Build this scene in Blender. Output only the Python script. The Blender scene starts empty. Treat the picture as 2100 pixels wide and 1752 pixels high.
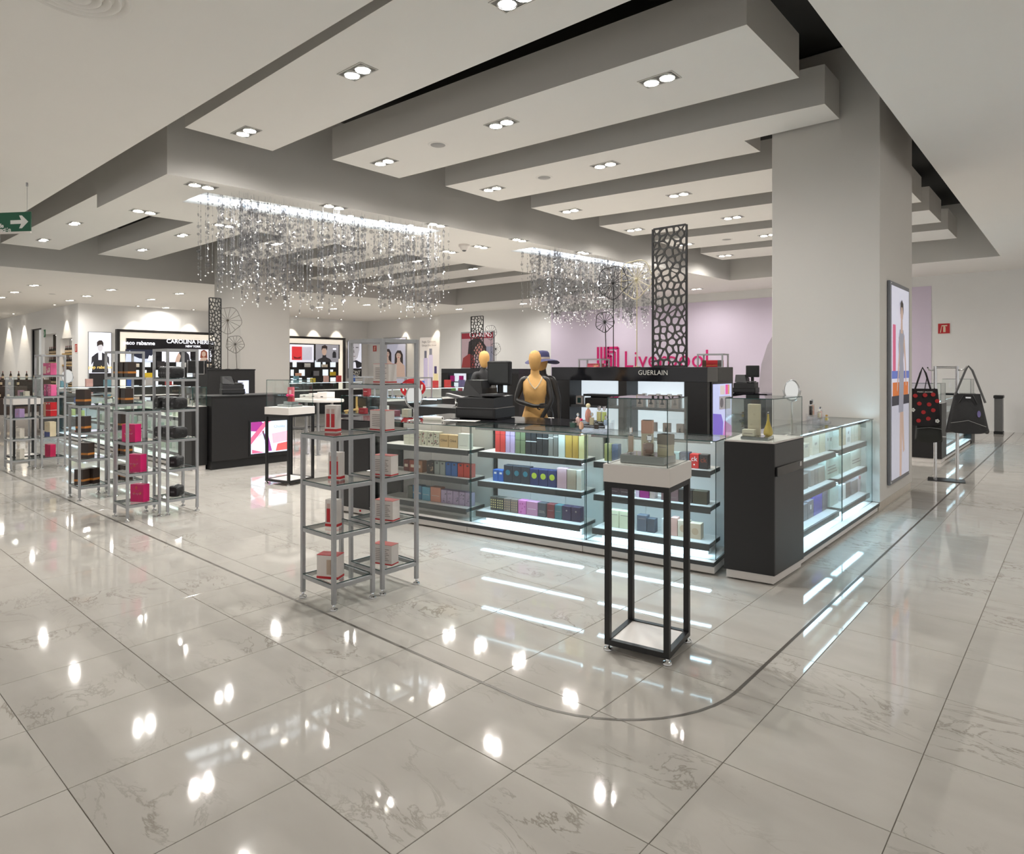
import bpy, math, random
from mathutils import Vector, Matrix
rnd = random.Random(11)
sc = bpy.context.scene
COL = sc.collection
R_ = math.radians

# ------------------------------------------------------------------ camera, world, exposure
FPX, CY, YAW, EYE = 1338.0, 754.0, 0.72, 1.6
cam_d = bpy.data.cameras.new('camera'); cam = bpy.data.objects.new('camera', cam_d); COL.objects.link(cam)
cam.location = (0, 0, EYE); cam.rotation_euler = (math.pi/2, 0, YAW)
cam_d.sensor_width = 36; cam_d.lens = 36*FPX/2100; cam_d.shift_y = -(876-CY)/2100
cam_d.clip_start = .05; cam_d.clip_end = 200
sc.camera = cam
w = bpy.data.worlds.new('store_ambient'); sc.world = w; w.use_nodes = True
w.node_tree.nodes['Background'].inputs[0].default_value = (1.0, .97, .93, 1)
w.node_tree.nodes['Background'].inputs[1].default_value = .6
sc.view_settings.view_transform = 'Standard'; sc.view_settings.look = 'None'
sc.view_settings.exposure = .36; sc.view_settings.gamma = 1.0
SPOT_W = 116.0      # watts of one twin ceiling lamp
sc.cycles.max_bounces = 6; sc.cycles.diffuse_bounces = 3; sc.cycles.transparent_max_bounces = 16; sc.cycles.adaptive_threshold = .1; sc.cycles.adaptive_min_samples = 16; sc.cycles.sample_clamp_indirect = 4.0

# ------------------------------------------------------------------ measuring helpers (photo point -> point in the room)
_F = (-math.sin(YAW), math.cos(YAW)); _R = (math.cos(YAW), math.sin(YAW))
def _dir(px): r = (px-1050)/FPX; return (_F[0]+_R[0]*r, _F[1]+_R[1]*r)
def PT(px, py, t):
    d = _dir(px); return Vector((d[0]*t, d[1]*t, EYE+t*(CY-py)/FPX))
def PZ(px, py, z=0.0): return PT(px, py, FPX*(EYE-z)/(py-CY))
def PX(px, py, X): return PT(px, py, X/_dir(px)[0])
def PY(px, py, Y): return PT(px, py, Y/_dir(px)[1])

# ------------------------------------------------------------------ materials
MATS = {}
def mat(name, c, rough=.5, metal=0.0, emit=0.0, ecol=None, noise=.06, scale=14.0, coat=0.0, bump=0.0, spec=.5):
    if name in MATS: return MATS[name]
    m = bpy.data.materials.new(name); m.use_nodes = True; nt = m.node_tree; N = nt.nodes; L = nt.links
    b = N['Principled BSDF']; b.inputs['Roughness'].default_value = rough; b.inputs['Metallic'].default_value = metal
    b.inputs['Coat Weight'].default_value = coat; b.inputs['Specular IOR Level'].default_value = spec
    tc = N.new('ShaderNodeTexCoord'); no = N.new('ShaderNodeTexNoise'); no.inputs['Scale'].default_value = scale
    no.inputs['Detail'].default_value = 3
    L.new(tc.outputs['Object'], no.inputs['Vector'])
    mx = N.new('ShaderNodeMix'); mx.data_type = 'RGBA'
    mx.inputs[6].default_value = (*[max(0, v*(1-noise)) for v in c], 1); mx.inputs[7].default_value = (*[min(1, v*(1+noise)) for v in c], 1)
    L.new(no.outputs['Fac'], mx.inputs[0]); L.new(mx.outputs[2], b.inputs['Base Color'])
    if bump:
        bp = N.new('ShaderNodeBump'); bp.inputs['Strength'].default_value = bump; bp.inputs['Distance'].default_value = .01
        L.new(no.outputs['Fac'], bp.inputs['Height']); L.new(bp.outputs['Normal'], b.inputs['Normal'])
    if emit:
        b.inputs['Emission Color'].default_value = (*(ecol or c), 1); b.inputs['Emission Strength'].default_value = emit
    if emit and name not in ('cool_led', 'greenish_led', 'neutral_led', 'backlit_opal_panel'): m.cycles.emission_sampling = 'NONE'
    MATS[name] = m; return m
def glass_mat(name, tint, rough=0.0, ior=1.45):
    m = bpy.data.materials.new(name); m.use_nodes = True; nt = m.node_tree; N = nt.nodes; L = nt.links
    N.remove(N['Principled BSDF']); out = N['Material Output']
    tr = N.new('ShaderNodeBsdfTransparent'); gl = N.new('ShaderNodeBsdfGlossy'); mx = N.new('ShaderNodeMixShader')
    tr.inputs[0].default_value = (*tint, 1); gl.inputs['Roughness'].default_value = rough
    g = N.new('ShaderNodeNewGeometry'); dt = N.new('ShaderNodeVectorMath'); dt.operation = 'DOT_PRODUCT'
    L.new(g.outputs['Normal'], dt.inputs[0]); L.new(g.outputs['Incoming'], dt.inputs[1])
    f0 = ((ior-1)/(ior+1))**2; last = dt.outputs['Value']
    for op, v in (('ABSOLUTE', 0), ('SUBTRACT', 1), ('POWER', 5), ('MULTIPLY', 1-f0), ('ADD', f0)):
        n = N.new('ShaderNodeMath'); n.operation = op
        if op == 'SUBTRACT': n.inputs[0].default_value = 1; L.new(last, n.inputs[1])
        else: L.new(last, n.inputs[0]); n.inputs[1].default_value = v
        last = n.outputs[0]
    L.new(last, mx.inputs[0]); L.new(tr.outputs[0], mx.inputs[1]); L.new(gl.outputs[0], mx.inputs[2]); L.new(mx.outputs[0], out.inputs[0])
    MATS[name] = m; return m
def srgb(r, g, b):
    f = lambda v: ((v/255+.055)/1.055)**2.4 if v > 10 else v/255/12.92
    return (f(r), f(g), f(b))
def cm(r, g, b, rough=.5, **k):                      # a plain coated-paper / plastic material by its colour
    return mat('paint_%d_%d_%d_%d' % (r, g, b, int(rough*100)), srgb(r, g, b), rough, **k)

WHITE = mat('white_wall_paint', srgb(234, 233, 231), .75, noise=.015, scale=3)
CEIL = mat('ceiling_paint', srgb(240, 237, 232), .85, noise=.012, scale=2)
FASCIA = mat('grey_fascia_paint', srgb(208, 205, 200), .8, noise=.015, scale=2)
VOID = mat('black_void_paint', srgb(38, 37, 35), .9)
COLUMN = mat('column_paint', srgb(206, 202, 196), .7, noise=.015, scale=2)
LILAC = mat('lilac_wall_vinyl', srgb(218, 206, 224), .6, noise=.03, scale=1)
BLACK = mat('black_laminate', srgb(27, 26, 27), .42, noise=.1, scale=30)
BLACKG = mat('black_gloss_panel', srgb(22, 22, 26), .12, noise=.05)
BLACKM = mat('black_powder_coat', srgb(22, 22, 24), .45, noise=.1)
STEEL = mat('grey_painted_steel', srgb(168, 169, 171), .36, metal=.5, noise=.08, scale=40)
CHROME = mat('polished_chrome', srgb(215, 216, 218), .08, metal=1.0, noise=.03)
WHITEL = mat('white_laminate', srgb(232, 226, 221), .4, noise=.015)
GLASS = glass_mat('clear_glass', (.972, .99, .984))
GEDGE = mat('green_glass_edge', srgb(38, 74, 72), .15, noise=.1)
ACRYL = glass_mat('clear_acrylic', (.97, .97, .98))
CRYST = glass_mat('cut_crystal', (.80, .80, .81), .04, ior=2.1)
MIRROR = mat('mirror_silver', (.9, .92, .92), .01, metal=1.0, noise=.0)
LED = mat('cool_led', (.6, .84, 1.0), .4, emit=11.0, ecol=(.52, .81, 1.0))
LEDW = mat('warm_lamp_glow', (1, .95, .85), .4, emit=28.0, ecol=(1.0, .94, .82))
BACKLIT = mat('backlit_opal_panel', (.85, .93, 1.0), .4, emit=.62, ecol=(.82, .92, 1.0))
LAMPM = mat('lamp_housing_metal', srgb(190, 188, 184), .3, metal=.6)
PAPER = mat('white_paper', srgb(236, 232, 226), .6, noise=.01)
RED = cm(196, 32, 40, .4); GOLD = mat('gold_metal', srgb(214, 170, 90), .25, metal=.9)
SHELF = mat('dark_shelf_edge', srgb(58, 60, 62), .4)
MANN = mat('mannequin_gold_cloth', srgb(216, 168, 102), .7, noise=.06, scale=60)
MANB = mat('mannequin_black_satin', srgb(38, 36, 35), .42, noise=.08)

# floor marble
def marble():
    m = bpy.data.materials.new('polished_marble_tile'); m.use_nodes = True; nt = m.node_tree; N = nt.nodes; L = nt.links
    b = N['Principled BSDF']; b.inputs['Roughness'].default_value = .045; b.inputs['Specular IOR Level'].default_value = .62
    g = N.new('ShaderNodeNewGeometry')
    sca = N.new('ShaderNodeVectorMath'); sca.operation = 'SCALE'; sca.inputs['Scale'].default_value = 1/.6
    off = N.new('ShaderNodeVectorMath'); off.operation = 'ADD'; off.inputs[1].default_value = (.5, -.75, 0)
    fl = N.new('ShaderNodeVectorMath'); fl.operation = 'FLOOR'
    L.new(g.outputs['Position'], off.inputs[0]); L.new(off.outputs[0], sca.inputs[0]); L.new(sca.outputs[0], fl.inputs[0])
    wn = N.new('ShaderNodeTexWhiteNoise'); wn.noise_dimensions = '2D'; L.new(fl.outputs[0], wn.inputs['Vector'])
    mu = N.new('ShaderNodeVectorMath'); mu.operation = 'SCALE'; mu.inputs['Scale'].default_value = 37.0; L.new(wn.outputs['Color'], mu.inputs[0])
    ad = N.new('ShaderNodeVectorMath'); ad.operation = 'ADD'; L.new(mu.outputs[0], ad.inputs[0]); L.new(g.outputs['Position'], ad.inputs[1])
    st = N.new('ShaderNodeMapping'); st.inputs['Rotation'].default_value = (0, 0, .5); st.inputs['Scale'].default_value = (1.0, 2.2, 1); L.new(ad.outputs[0], st.inputs[0])
    n1 = N.new('ShaderNodeTexNoise'); n1.inputs['Scale'].default_value = 2.1; n1.inputs['Detail'].default_value = 9; n1.inputs['Roughness'].default_value = .62; n1.inputs['Distortion'].default_value = .9
    L.new(st.outputs[0], n1.inputs['Vector'])
    r1 = N.new('ShaderNodeValToRGB'); e = r1.color_ramp.elements
    e[0].position = .478; e[0].color = (0, 0, 0, 1); e[1].position = .5; e[1].color = (1, 1, 1, 1)
    x = r1.color_ramp.elements.new(.522); x.color = (0, 0, 0, 1); L.new(n1.outputs['Fac'], r1.inputs[0])
    n2 = N.new('ShaderNodeTexNoise'); n2.inputs['Scale'].default_value = 1.3; L.new(ad.outputs[0], n2.inputs['Vector'])
    r2 = N.new('ShaderNodeValToRGB'); r2.color_ramp.elements[0].position = .50; r2.color_ramp.elements[1].position = .70; L.new(n2.outputs['Fac'], r2.inputs[0])
    mm = N.new('ShaderNodeMath'); mm.operation = 'MULTIPLY'; L.new(r1.outputs[0], mm.inputs[0]); L.new(r2.outputs[0], mm.inputs[1])
    n3 = N.new('ShaderNodeTexNoise'); n3.inputs['Scale'].default_value = 3.2; n3.inputs['Detail'].default_value = 5; L.new(st.outputs[0], n3.inputs['Vector'])
    base = N.new('ShaderNodeMix'); base.data_type = 'RGBA'; base.inputs[6].default_value = (*srgb(188, 183, 175), 1); base.inputs[7].default_value = (*srgb(206, 202, 195), 1)
    L.new(n3.outputs['Fac'], base.inputs[0])
    mx = N.new('ShaderNodeMix'); mx.data_type = 'RGBA'; mx.inputs[7].default_value = (*srgb(150, 143, 132), 1)
    L.new(base.outputs[2], mx.inputs[6]); L.new(mm.outputs[0], mx.inputs[0]); L.new(mx.outputs[2], b.inputs['Base Color'])
    return m
MARBLE = marble()
GROUT = mat('grey_grout', srgb(150, 144, 134), .8)

# ------------------------------------------------------------------ mesh helper
class MB:
    def __init__(s): s.v = []; s.f = []; s.m = []; s.sm = []
    def add(s, vs, fs, mi=0, smooth=False):
        n = len(s.v); s.v += [tuple(v) for v in vs]
        for f in fs: s.f.append(tuple(n+i for i in f)); s.m.append(mi); s.sm.append(smooth)
        return s
    def box(s, x0, x1, y0, y1, z0, z1, mi=0):
        vs = [(x0,y0,z0),(x1,y0,z0),(x1,y1,z0),(x0,y1,z0),(x0,y0,z1),(x1,y0,z1),(x1,y1,z1),(x0,y1,z1)]
        return s.add(vs, [(3,2,1,0),(4,5,6,7),(0,1,5,4),(1,2,6,5),(2,3,7,6),(3,0,4,7)], mi)
    def bbox(s, x0, x1, y0, y1, z0, z1, b=.004, mi=0):      # box with chamfered edges
        b = min(b, (x1-x0)*.3, (y1-y0)*.3, (z1-z0)*.3); X, Y, Z = (x0, x1), (y0, y1), (z0, z1); vs = []; ix = {}
        for i in (0, 1):
            for j in (0, 1):
                for k in (0, 1):
                    sx, sy, sz = (b if i == 0 else -b), (b if j == 0 else -b), (b if k == 0 else -b)
                    ix[i,j,k,0] = len(vs); vs.append((X[i], Y[j]+sy, Z[k]+sz))
                    ix[i,j,k,1] = len(vs); vs.append((X[i]+sx, Y[j], Z[k]+sz))
                    ix[i,j,k,2] = len(vs); vs.append((X[i]+sx, Y[j]+sy, Z[k]))
        fs = []
        g = lambda *a: ix[a]
        fs += [(g(0,0,0,0),g(0,0,1,0),g(0,1,1,0),g(0,1,0,0)), (g(1,0,0,0),g(1,1,0,0),g(1,1,1,0),g(1,0,1,0))]
        fs += [(g(0,0,0,1),g(1,0,0,1),g(1,0,1,1),g(0,0,1,1)), (g(0,1,0,1),g(0,1,1,1),g(1,1,1,1),g(1,1,0,1))]
        fs += [(g(0,0,0,2),g(0,1,0,2),g(1,1,0,2),g(1,0,0,2)), (g(0,0,1,2),g(1,0,1,2),g(1,1,1,2),g(0,1,1,2))]
        for a in (0, 1):
            for c in (0, 1):
                fs.append((g(0,a,c,1),g(1,a,c,1),g(1,a,c,2),g(0,a,c,2)))
                fs.append((g(a,0,c,0),g(a,1,c,0),g(a,1,c,2),g(a,0,c,2)))
                fs.append((g(a,c,0,0),g(a,c,1,0),g(a,c,1,1),g(a,c,0,1)))
        for i in (0, 1):
            for j in (0, 1):
                for k in (0, 1): fs.append((g(i,j,k,0),g(i,j,k,1),g(i,j,k,2)))
        return s.add(vs, fs, mi)
    def cyl(s, p, q, r, n=10, r2=None, mi=0, caps=True, smooth=True):
        p = Vector(p); q = Vector(q); r2 = r if r2 is None else r2; d = (q-p).normalized()
        a = d.orthogonal().normalized(); b = d.cross(a); vs = []
        for c, rr in ((p, r), (q, r2)):
            for i in range(n): t = 2*math.pi*i/n; vs.append(c+(a*math.cos(t)+b*math.sin(t))*rr)
        s.add(vs, [(i, (i+1) % n, n+(i+1) % n, n+i) for i in range(n)], mi, smooth)
        if caps: s.add(vs, [tuple(range(n-1, -1, -1)), tuple(range(n, 2*n))], mi)
        return s
    def tube(s, pts, r, n=6, mi=0, closed=False):
        pts = [Vector(p) for p in pts]; k = len(pts); vs = []
        up = None
        for i, p in enumerate(pts):
            if closed: d = (pts[(i+1) % k]-pts[i-1]).normalized()
            else: d = (pts[min(i+1, k-1)]-pts[max(i-1, 0)]).normalized()
            if up is None: a = d.orthogonal().normalized()
            else:
                a = up-d*up.dot(d); a = a.normalized() if a.length > 1e-6 else d.orthogonal().normalized()
            up = a; b = d.cross(a); rr = r[i] if isinstance(r, (list, tuple)) else r
            for j in range(n): t = 2*math.pi*j/n; vs.append(p+(a*math.cos(t)+b*math.sin(t))*rr)
        fs = []
        for i in range(k if closed else k-1):
            o, o2 = i*n, ((i+1) % k)*n
            fs += [(o+j, o+(j+1) % n, o2+(j+1) % n, o2+j) for j in range(n)]
        s.add(vs, fs, mi, True)
        if not closed: s.add(vs, [tuple(range(n-1, -1, -1)), tuple(range((k-1)*n, k*n))], mi)
        return s
    def lathe(s, prof, n=20, c=(0, 0, 0), mi=0, sx=1.0, sy=1.0, cap=True):      # prof: (radius, z) from bottom to top
        vs = []; k = len(prof)
        for r, z in prof:
            for i in range(n): t = 2*math.pi*i/n; vs.append((c[0]+r*sx*math.cos(t), c[1]+r*sy*math.sin(t), c[2]+z))
        fs = []
        for a in range(k-1): fs += [(a*n+i, a*n+(i+1) % n, (a+1)*n+(i+1) % n, (a+1)*n+i) for i in range(n)]
        s.add(vs, fs, mi, True)
        if cap and prof[0][0] > 1e-4: s.add(vs[:n], [tuple(range(n-1, -1, -1))], mi)
        if cap and prof[-1][0] > 1e-4: s.add(vs[-n:], [tuple(range(n))], mi)
        return s
    def sph(s, c, r, n=12, k=8, mi=0, sz=1.0):
        prof = [(max(1e-5, r*math.sin(math.pi*i/k)), -r*sz*math.cos(math.pi*i/k)) for i in range(k+1)]
        return s.lathe(prof, n, c, mi)
    def prism(s, poly, z0, z1, mi=0, mtop=None):                       # xy polygon (counter-clockwise) pulled up
        n = len(poly); vs = [(x, y, z0) for x, y in poly]+[(x, y, z1) for x, y in poly]
        s.add(vs, [tuple(range(n-1, -1, -1))], mi); s.add(vs, [tuple(range(n, 2*n))], mi if mtop is None else mtop)
        return s.add(vs, [(i, (i+1) % n, n+(i+1) % n, n+i) for i in range(n)], mi)
    def slab(s, poly, y0, y1, mi=0):                                   # xz polygon given thickness along y (y0 nearest the viewer)
        n = len(poly); vs = [(x, y0, z) for x, z in poly]+[(x, y1, z) for x, z in poly]
        s.add(vs, [tuple(range(n)), tuple(range(2*n-1, n-1, -1))], mi)
        return s.add(vs, [(i, n+i, n+(i+1) % n, (i+1) % n) for i in range(n)], mi)
    def build(s, name, mats, parent=None, loc=None, rz=None):
        me = bpy.data.meshes.new(name); me.from_pydata(s.v, [], s.f)
        for m in (mats if isinstance(mats, (list, tuple)) else [mats]): me.materials.append(m)
        me.polygons.foreach_set('material_index', s.m); me.polygons.foreach_set('use_smooth', s.sm)
        me.update(); me.validate()
        o = bpy.data.objects.new(name, me); COL.objects.link(o)
        if parent: o.parent = parent
        if loc is not None: o.location = loc
        if rz is not None: o.rotation_euler = (0, 0, rz)
        return o
def tag(o, label=None, cat=None, group=None, kind=None):
    if label: o['label'] = label
    if cat: o['category'] = cat
    if group: o['group'] = group
    if kind: o['kind'] = kind
    return o
def thing(name, label, cat, loc=(0, 0, 0), rz=0.0, group=None, kind=None):
    o = bpy.data.objects.new(name, None); COL.objects.link(o); o.location = loc; o.rotation_euler = (0, 0, rz); o.empty_display_size = .1
    return tag(o, label, cat, group, kind)
def dup(root, loc, rz, label, group=None):
    r = root.copy(); COL.objects.link(r); r.location = loc; r.rotation_euler = (0, 0, rz); r['label'] = label
    if group: r['group'] = group
    for ch in list(root.children):
        c = ch.copy(); COL.objects.link(c); c.parent = r
        for g in list(ch.children):
            d = g.copy(); COL.objects.link(d); d.parent = c
    return r
def text(name, body, size, m, parent, loc, rz=0.0, bold=0.0, space=1.0, align='CENTER', sx=1.0, extrude=.001, shear=0.0, fit=None):
    cu = bpy.data.curves.new(name, 'FONT'); cu.body = body; cu.size = size; cu.align_x = align; cu.align_y = 'CENTER'
    cu.extrude = extrude; cu.offset = bold; cu.space_character = space; cu.shear = shear; cu.materials.append(m); cu.resolution_u = 3
    o = bpy.data.objects.new(name, cu); COL.objects.link(o); o.parent = parent
    o.location = loc; o.rotation_euler = (math.pi/2, 0, rz); o.scale = (sx, 1, 1)
    if fit: o['fit'] = fit
    return o
def pane(mb, x0, x1, y0, y1, z0, z1):                # a glass sheet: the two large faces clear (0), the narrow edges green (1)
    d = (x1-x0, y1-y0, z1-z0); k = d.index(min(d)); n = len(mb.f); mb.box(x0, x1, y0, y1, z0, z1)
    ax = (2, 2, 1, 0, 1, 0)
    for i in range(6): mb.m[n+i] = 0 if ax[i] == k else 1
    return mb
GL = [GLASS, GEDGE]
# ================================================================== THE SETTING
ZL, ZB, ZV = 4.03, 4.44, 5.3          # low ceiling, underside of the beams, black void
TILE = .6
# ---- floor: grout bed, 300 nearest tiles one by one, the others as one field
fb = MB().box(-42, 8, -6, 24, -.08, -.004); floor = fb.build('floor', GROUT)
tag(floor, 'polished white marble tile floor of the store', 'floor', kind='structure')
tile_me = None; cand = []; rest = []
for i in range(-70, 13):
    for j in range(-8, 38):
        cx, cy = -.5+TILE*(i+.5), .75+TILE*(j+.5)
        if not (-41 < cx < 6 and -4 < cy < 22.6): continue
        t = cx*_F[0]+cy*_F[1]; r = cx*_R[0]+cy*_R[1]
        vis = t > 1.0 and abs(r/t) < .84 and FPX*EYE/t+CY < 1900
        (cand if vis else rest).append((t, cx, cy))
cand.sort(); rest += cand[300:]; cand = cand[:300]
h = TILE/2-.0017
for k, (t, cx, cy) in enumerate(cand):
    if tile_me is None:
        o = MB().bbox(-h, h, -h, h, -.012, 0, .0012).build('marble_tile', MARBLE, floor, (cx, cy, 0)); tile_me = o.data
    else:
        o = bpy.data.objects.new('marble_tile', tile_me); COL.objects.link(o); o.parent = floor; o.location = (cx, cy, 0)
fb = MB()
for t, cx, cy in rest: fb.box(cx-h, cx+h, cy-h, cy+h, -.012, 0)
tag(fb.build('far_marble_tiles', MARBLE, floor), kind='stuff')
# dark inlay line with its rounded corner
pts = [(-40, 2.39), (-2.05, 2.39)]
for k in range(1, 13):
    a = -math.pi/2+k*math.pi/24; pts.append((-2.05+.76*math.cos(a), 3.15+.76*math.sin(a)))
pts.append((-1.29, 20.2))
mb = MB()
for i, (x, y) in enumerate(pts):
    p0 = pts[max(i-1, 0)]; p1 = pts[min(i+1, len(pts)-1)]; dx, dy = p1[0]-p0[0], p1[1]-p0[1]; l = math.hypot(dx, dy); nx, ny = -dy/l*.0085, dx/l*.0085
    mb.v += [(x-nx, y-ny, .0012), (x+nx, y+ny, .0012)]
    if i: mb.f.append((2*i-2, 2*i, 2*i+1, 2*i-1)); mb.m.append(0); mb.sm.append(False)
tag(mb.build('trim_1', mat('dark_inlay_metal', srgb(98, 92, 84), .4, metal=.3)), 'thin dark metal inlay line curving across the marble floor', 'trim', kind='structure')

# ---- ceiling
xs = lambda y: -8.65+.085*(y-3.3)                     # near (right-hand) face of the dropped centre strip
xl = lambda y: -11.3+.06*(y-3.3)                      # its far face
ceil = MB().box(-42, 8, -6, 24, ZV, ZV+.1).build('ceiling', VOID)
tag(ceil, 'black void above the white suspended ceiling', 'ceiling', kind='structure')
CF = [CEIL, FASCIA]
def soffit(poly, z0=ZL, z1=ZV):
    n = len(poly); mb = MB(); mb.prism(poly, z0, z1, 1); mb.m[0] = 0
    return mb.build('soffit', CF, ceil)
soffit([(-42, -6), (8, -6), (8, 2.64), (-42, 2.64)])
soffit([(-1.374, 2.64), (8, 2.64), (8, 17.7), (-1.374, 17.7)])
soffit([(-42, 17.7), (8, 17.7), (8, 24), (-42, 24)])
soffit([(-42, 2.64), (-19.6, 2.64), (-18.4, 17.7), (-42, 17.7)])
OPEN = [(4.0, 7.9, -9.95, -9.2, .80, .62), (10.2, 14.0, -9.0, -8.5, .62, .55)]     # y0, y1, x of the far edge at y0/y1, widths
yb = 3.3
for (y0, y1, a0, a1, w0, w1) in OPEN:
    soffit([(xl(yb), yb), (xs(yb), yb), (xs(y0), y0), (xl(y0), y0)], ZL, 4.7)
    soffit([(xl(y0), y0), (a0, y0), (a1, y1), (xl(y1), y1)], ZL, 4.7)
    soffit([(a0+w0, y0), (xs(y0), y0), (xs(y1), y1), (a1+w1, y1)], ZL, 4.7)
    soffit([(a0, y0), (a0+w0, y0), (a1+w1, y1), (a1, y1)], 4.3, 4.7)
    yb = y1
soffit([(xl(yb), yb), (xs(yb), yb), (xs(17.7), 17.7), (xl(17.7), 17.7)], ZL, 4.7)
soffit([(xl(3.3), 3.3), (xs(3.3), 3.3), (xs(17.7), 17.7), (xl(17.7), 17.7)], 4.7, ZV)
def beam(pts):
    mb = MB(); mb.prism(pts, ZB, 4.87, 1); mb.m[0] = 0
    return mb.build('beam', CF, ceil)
# near / far edge of each beam at its left end and at its right end
RL = [(3.25, 4.36), (5.08, 6.24), (6.99, 8.22), (8.95, 10.2), (11.0, 12.3), (13.1, 14.5), (15.3, 16.6)]
RR = [(3.15, 4.40), (5.34, 6.66), (7.50, 8.70), (9.60, 10.9), (11.7, 13.05), (13.8, 15.1), (15.95, 17.2)]
RXL = [-8.0, -7.72, -7.52, -7.4, -7.32, -7.25, -7.18]
for k in range(7):
    x0, x1 = RXL[k], (-3.2 if k == 3 else -2.1); (n0, f0), (n1, f1) = RL[k], RR[k]
    fx = lambda x: f0+(f1-f0)*(x-x0)/(-2.1-x0); nx = lambda x: n0+(n1-n0)*(x-x0)/(-2.1-x0)
    q = [(x0, n0), (x1, nx(x1))]
    q += [(x1, 8.06), (-3.2, 8.06), (-3.2, fx(-3.2))] if k == 2 else [(x1, fx(x1))]
    beam(q+[(x0, f0)])
LB = [3.5+1.95*k for k in range(7)]
for k, y in enumerate(LB):
    x0 = -18.6 if k not in (2, 3) else -16.2
    beam([(x0, y), (-12.0, y+.05), (-12.0, y+1.2), (x0, y+1.15)])

# ---- columns
def column(name, x0, x1, y0, y1, label):
    c = thing(name, label, 'column', ((x0+x1)/2, (y0+y1)/2, 0), kind='structure'); a, b = (x1-x0)/2, (y1-y0)/2
    MB().bbox(-a, a, -b, b, .1, ZV-.02, .006).build('shaft', COLUMN, c)
    MB().bbox(-a+.012, a-.012, -b+.012, b-.012, 0, .1, .003).build('skirting', mat('stone_skirting', srgb(196, 186, 172), .25), c)
    return c
column('column', -2.88, -1.70, 8.12, 9.9, 'large square white column at the right end of the perfume counter')
column('column', -18.0, -16.5, 8.1, 9.5, 'distant white square column behind the tall black fixture')

# ---- walls
wb = MB().box(-22.2, 8, 20.3, 20.6, 0, ZV).build('wall_back', WHITE); tag(wb, 'plain white back wall of the store', 'wall', kind='structure')
wa = MB().box(-28.5, -22.2, 20.9, 21.2, 0, ZV).box(-22.2, -21.9, 20.6, 21.2, 0, ZV).build('wall_alcove', WHITE); tag(wa, 'white wall of the recessed beauty alcove', 'wall', kind='structure')
wp = MB().box(-28.8, -28.5, 7.7, 21.2, 0, ZV).build('wall_perfume', WHITE); tag(wp, 'white wall carrying the black perfume display', 'wall', kind='structure')
ws = MB()                                                        # side wall facing the camera, with two lit niches and a glass door opening
ws.box(-42, -28.805, 7.7, 8.0, 3.3, ZV)
for (a, b) in ((-42, -35.2), (-33.5, -33.0), (-31.35, -30.75), (-29.25, -28.805)): ws.box(a, b, 7.7, 8.0, 0, 3.3)
ws.box(-33.0, -31.35, 7.7, 8.0, 3.0, 3.3); ws.box(-30.75, -29.25, 7.7, 8.0, 2.75, 3.3)
ws.box(-33.1, -29.1, 8.6, 8.7, 0, 3.3)
ws = ws.build('wall_side', WHITE); tag(ws, 'cream wall with lit bottle niches at the far left', 'wall', kind='structure')
wl = MB().box(-42, -41.7, -6, 7.7, 0, ZV).build('wall_left', WHITE); tag(wl, 'far left end wall of the store', 'wall', kind='structure')
d = thing('door_1', 'tall dark-framed glass door in the far left wall', 'door', (-34.35, 7.75, 0), kind='structure')
mb = MB()
for a in (-.85, .8): mb.box(a, a+.05, 0, .08, 0, 3.3)
mb.box(-.85, .85, 0, .08, 3.25, 3.3).box(-.85, .85, 0, .08, 1.05, 1.1); mb.build('door_frame', BLACKM, d)
pane(MB(), -.8, .8, .03, .045, 0, 3.25).build('pane', GL, d)
MB().box(-.9, .9, .5, .55, 0, 3.3).build('dark_room_panel', mat('painted_backroom_dimness', srgb(70, 62, 54), .8), d)  # flat panel, the dimness behind the door is put into its colour
# lilac vinyl field on the back wall with the pink sign
a = PY(1130, 700, 20.29); b = PY(1910, 590, 20.29)
lp = MB().box(a.x, b.x, 20.285, 20.299, .3, 3.76).build('lilac_vinyl', LILAC, wb)

# ---- recessed ceiling lamps
TW = None
def twin(p, rz, label, group, power=1.0, small=False):
    global TW
    if TW is None:
        TW = thing('recessed_twin_light', label, 'ceiling light', p, rz, group)
        mb = MB(); a, b = .19, .105
        for (x0, x1, y0, y1) in ((-a, a, -b, -b+.014), (-a, a, b-.014, b), (-a, -a+.014, -b, b), (a-.014, a, -b, b)): mb.box(x0, x1, y0, y1, -.006, .0)
        mb.build('frame', LAMPM, TW)
        MB().box(-a+.012, a-.012, -b+.012, b-.012, -.003, -.0005).build('housing', mat('lamp_box_grey', srgb(120, 118, 114), .5), TW)
        for s in (-1, 1):
            l = MB().lathe([(.064, 0), (.08, -.004), (.083, -.012), (.074, -.014)], 16, (s*.086, 0, -.002), cap=False).build('lamp_ring', CHROME, TW)
            MB().lathe([(.073, 0), (.06, -.008), (.001, -.011)], 16, (s*.086, 0, -.004)).build('bulb', LEDW, l)
        ld = bpy.data.lights.new('lamp_beam', 'SPOT'); ld.energy = SPOT_W/2; ld.spot_size = R_(172); ld.spot_blend = 1.0; ld.shadow_soft_size = .035; ld.color = (1, .972, .93)
        for s in (-1, 1):
            lo = bpy.data.objects.new('lamp_beam', ld); COL.objects.link(lo); lo.parent = TW; lo.location = (s*.086, 0, -.05)
        return TW
    return dup(TW, p, rz, label, group)
ORD = ['first', 'second', 'third', 'fourth', 'fifth', 'sixth', 'seventh']
def lamps(lst, z, rz, fmt, group, power=1.0):
    for k, (px, py) in enumerate(lst):
        p = PZ(px, py, z); p.z = z; twin(p, rz, fmt % ORD[k], group, power)
G = 'twin recessed ceiling lights'
lamps([(505, 270), (733, 147), (1057, -2)], ZB, 0, 'twin downlight on the nearest ceiling beam, %s from the left', G)
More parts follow.
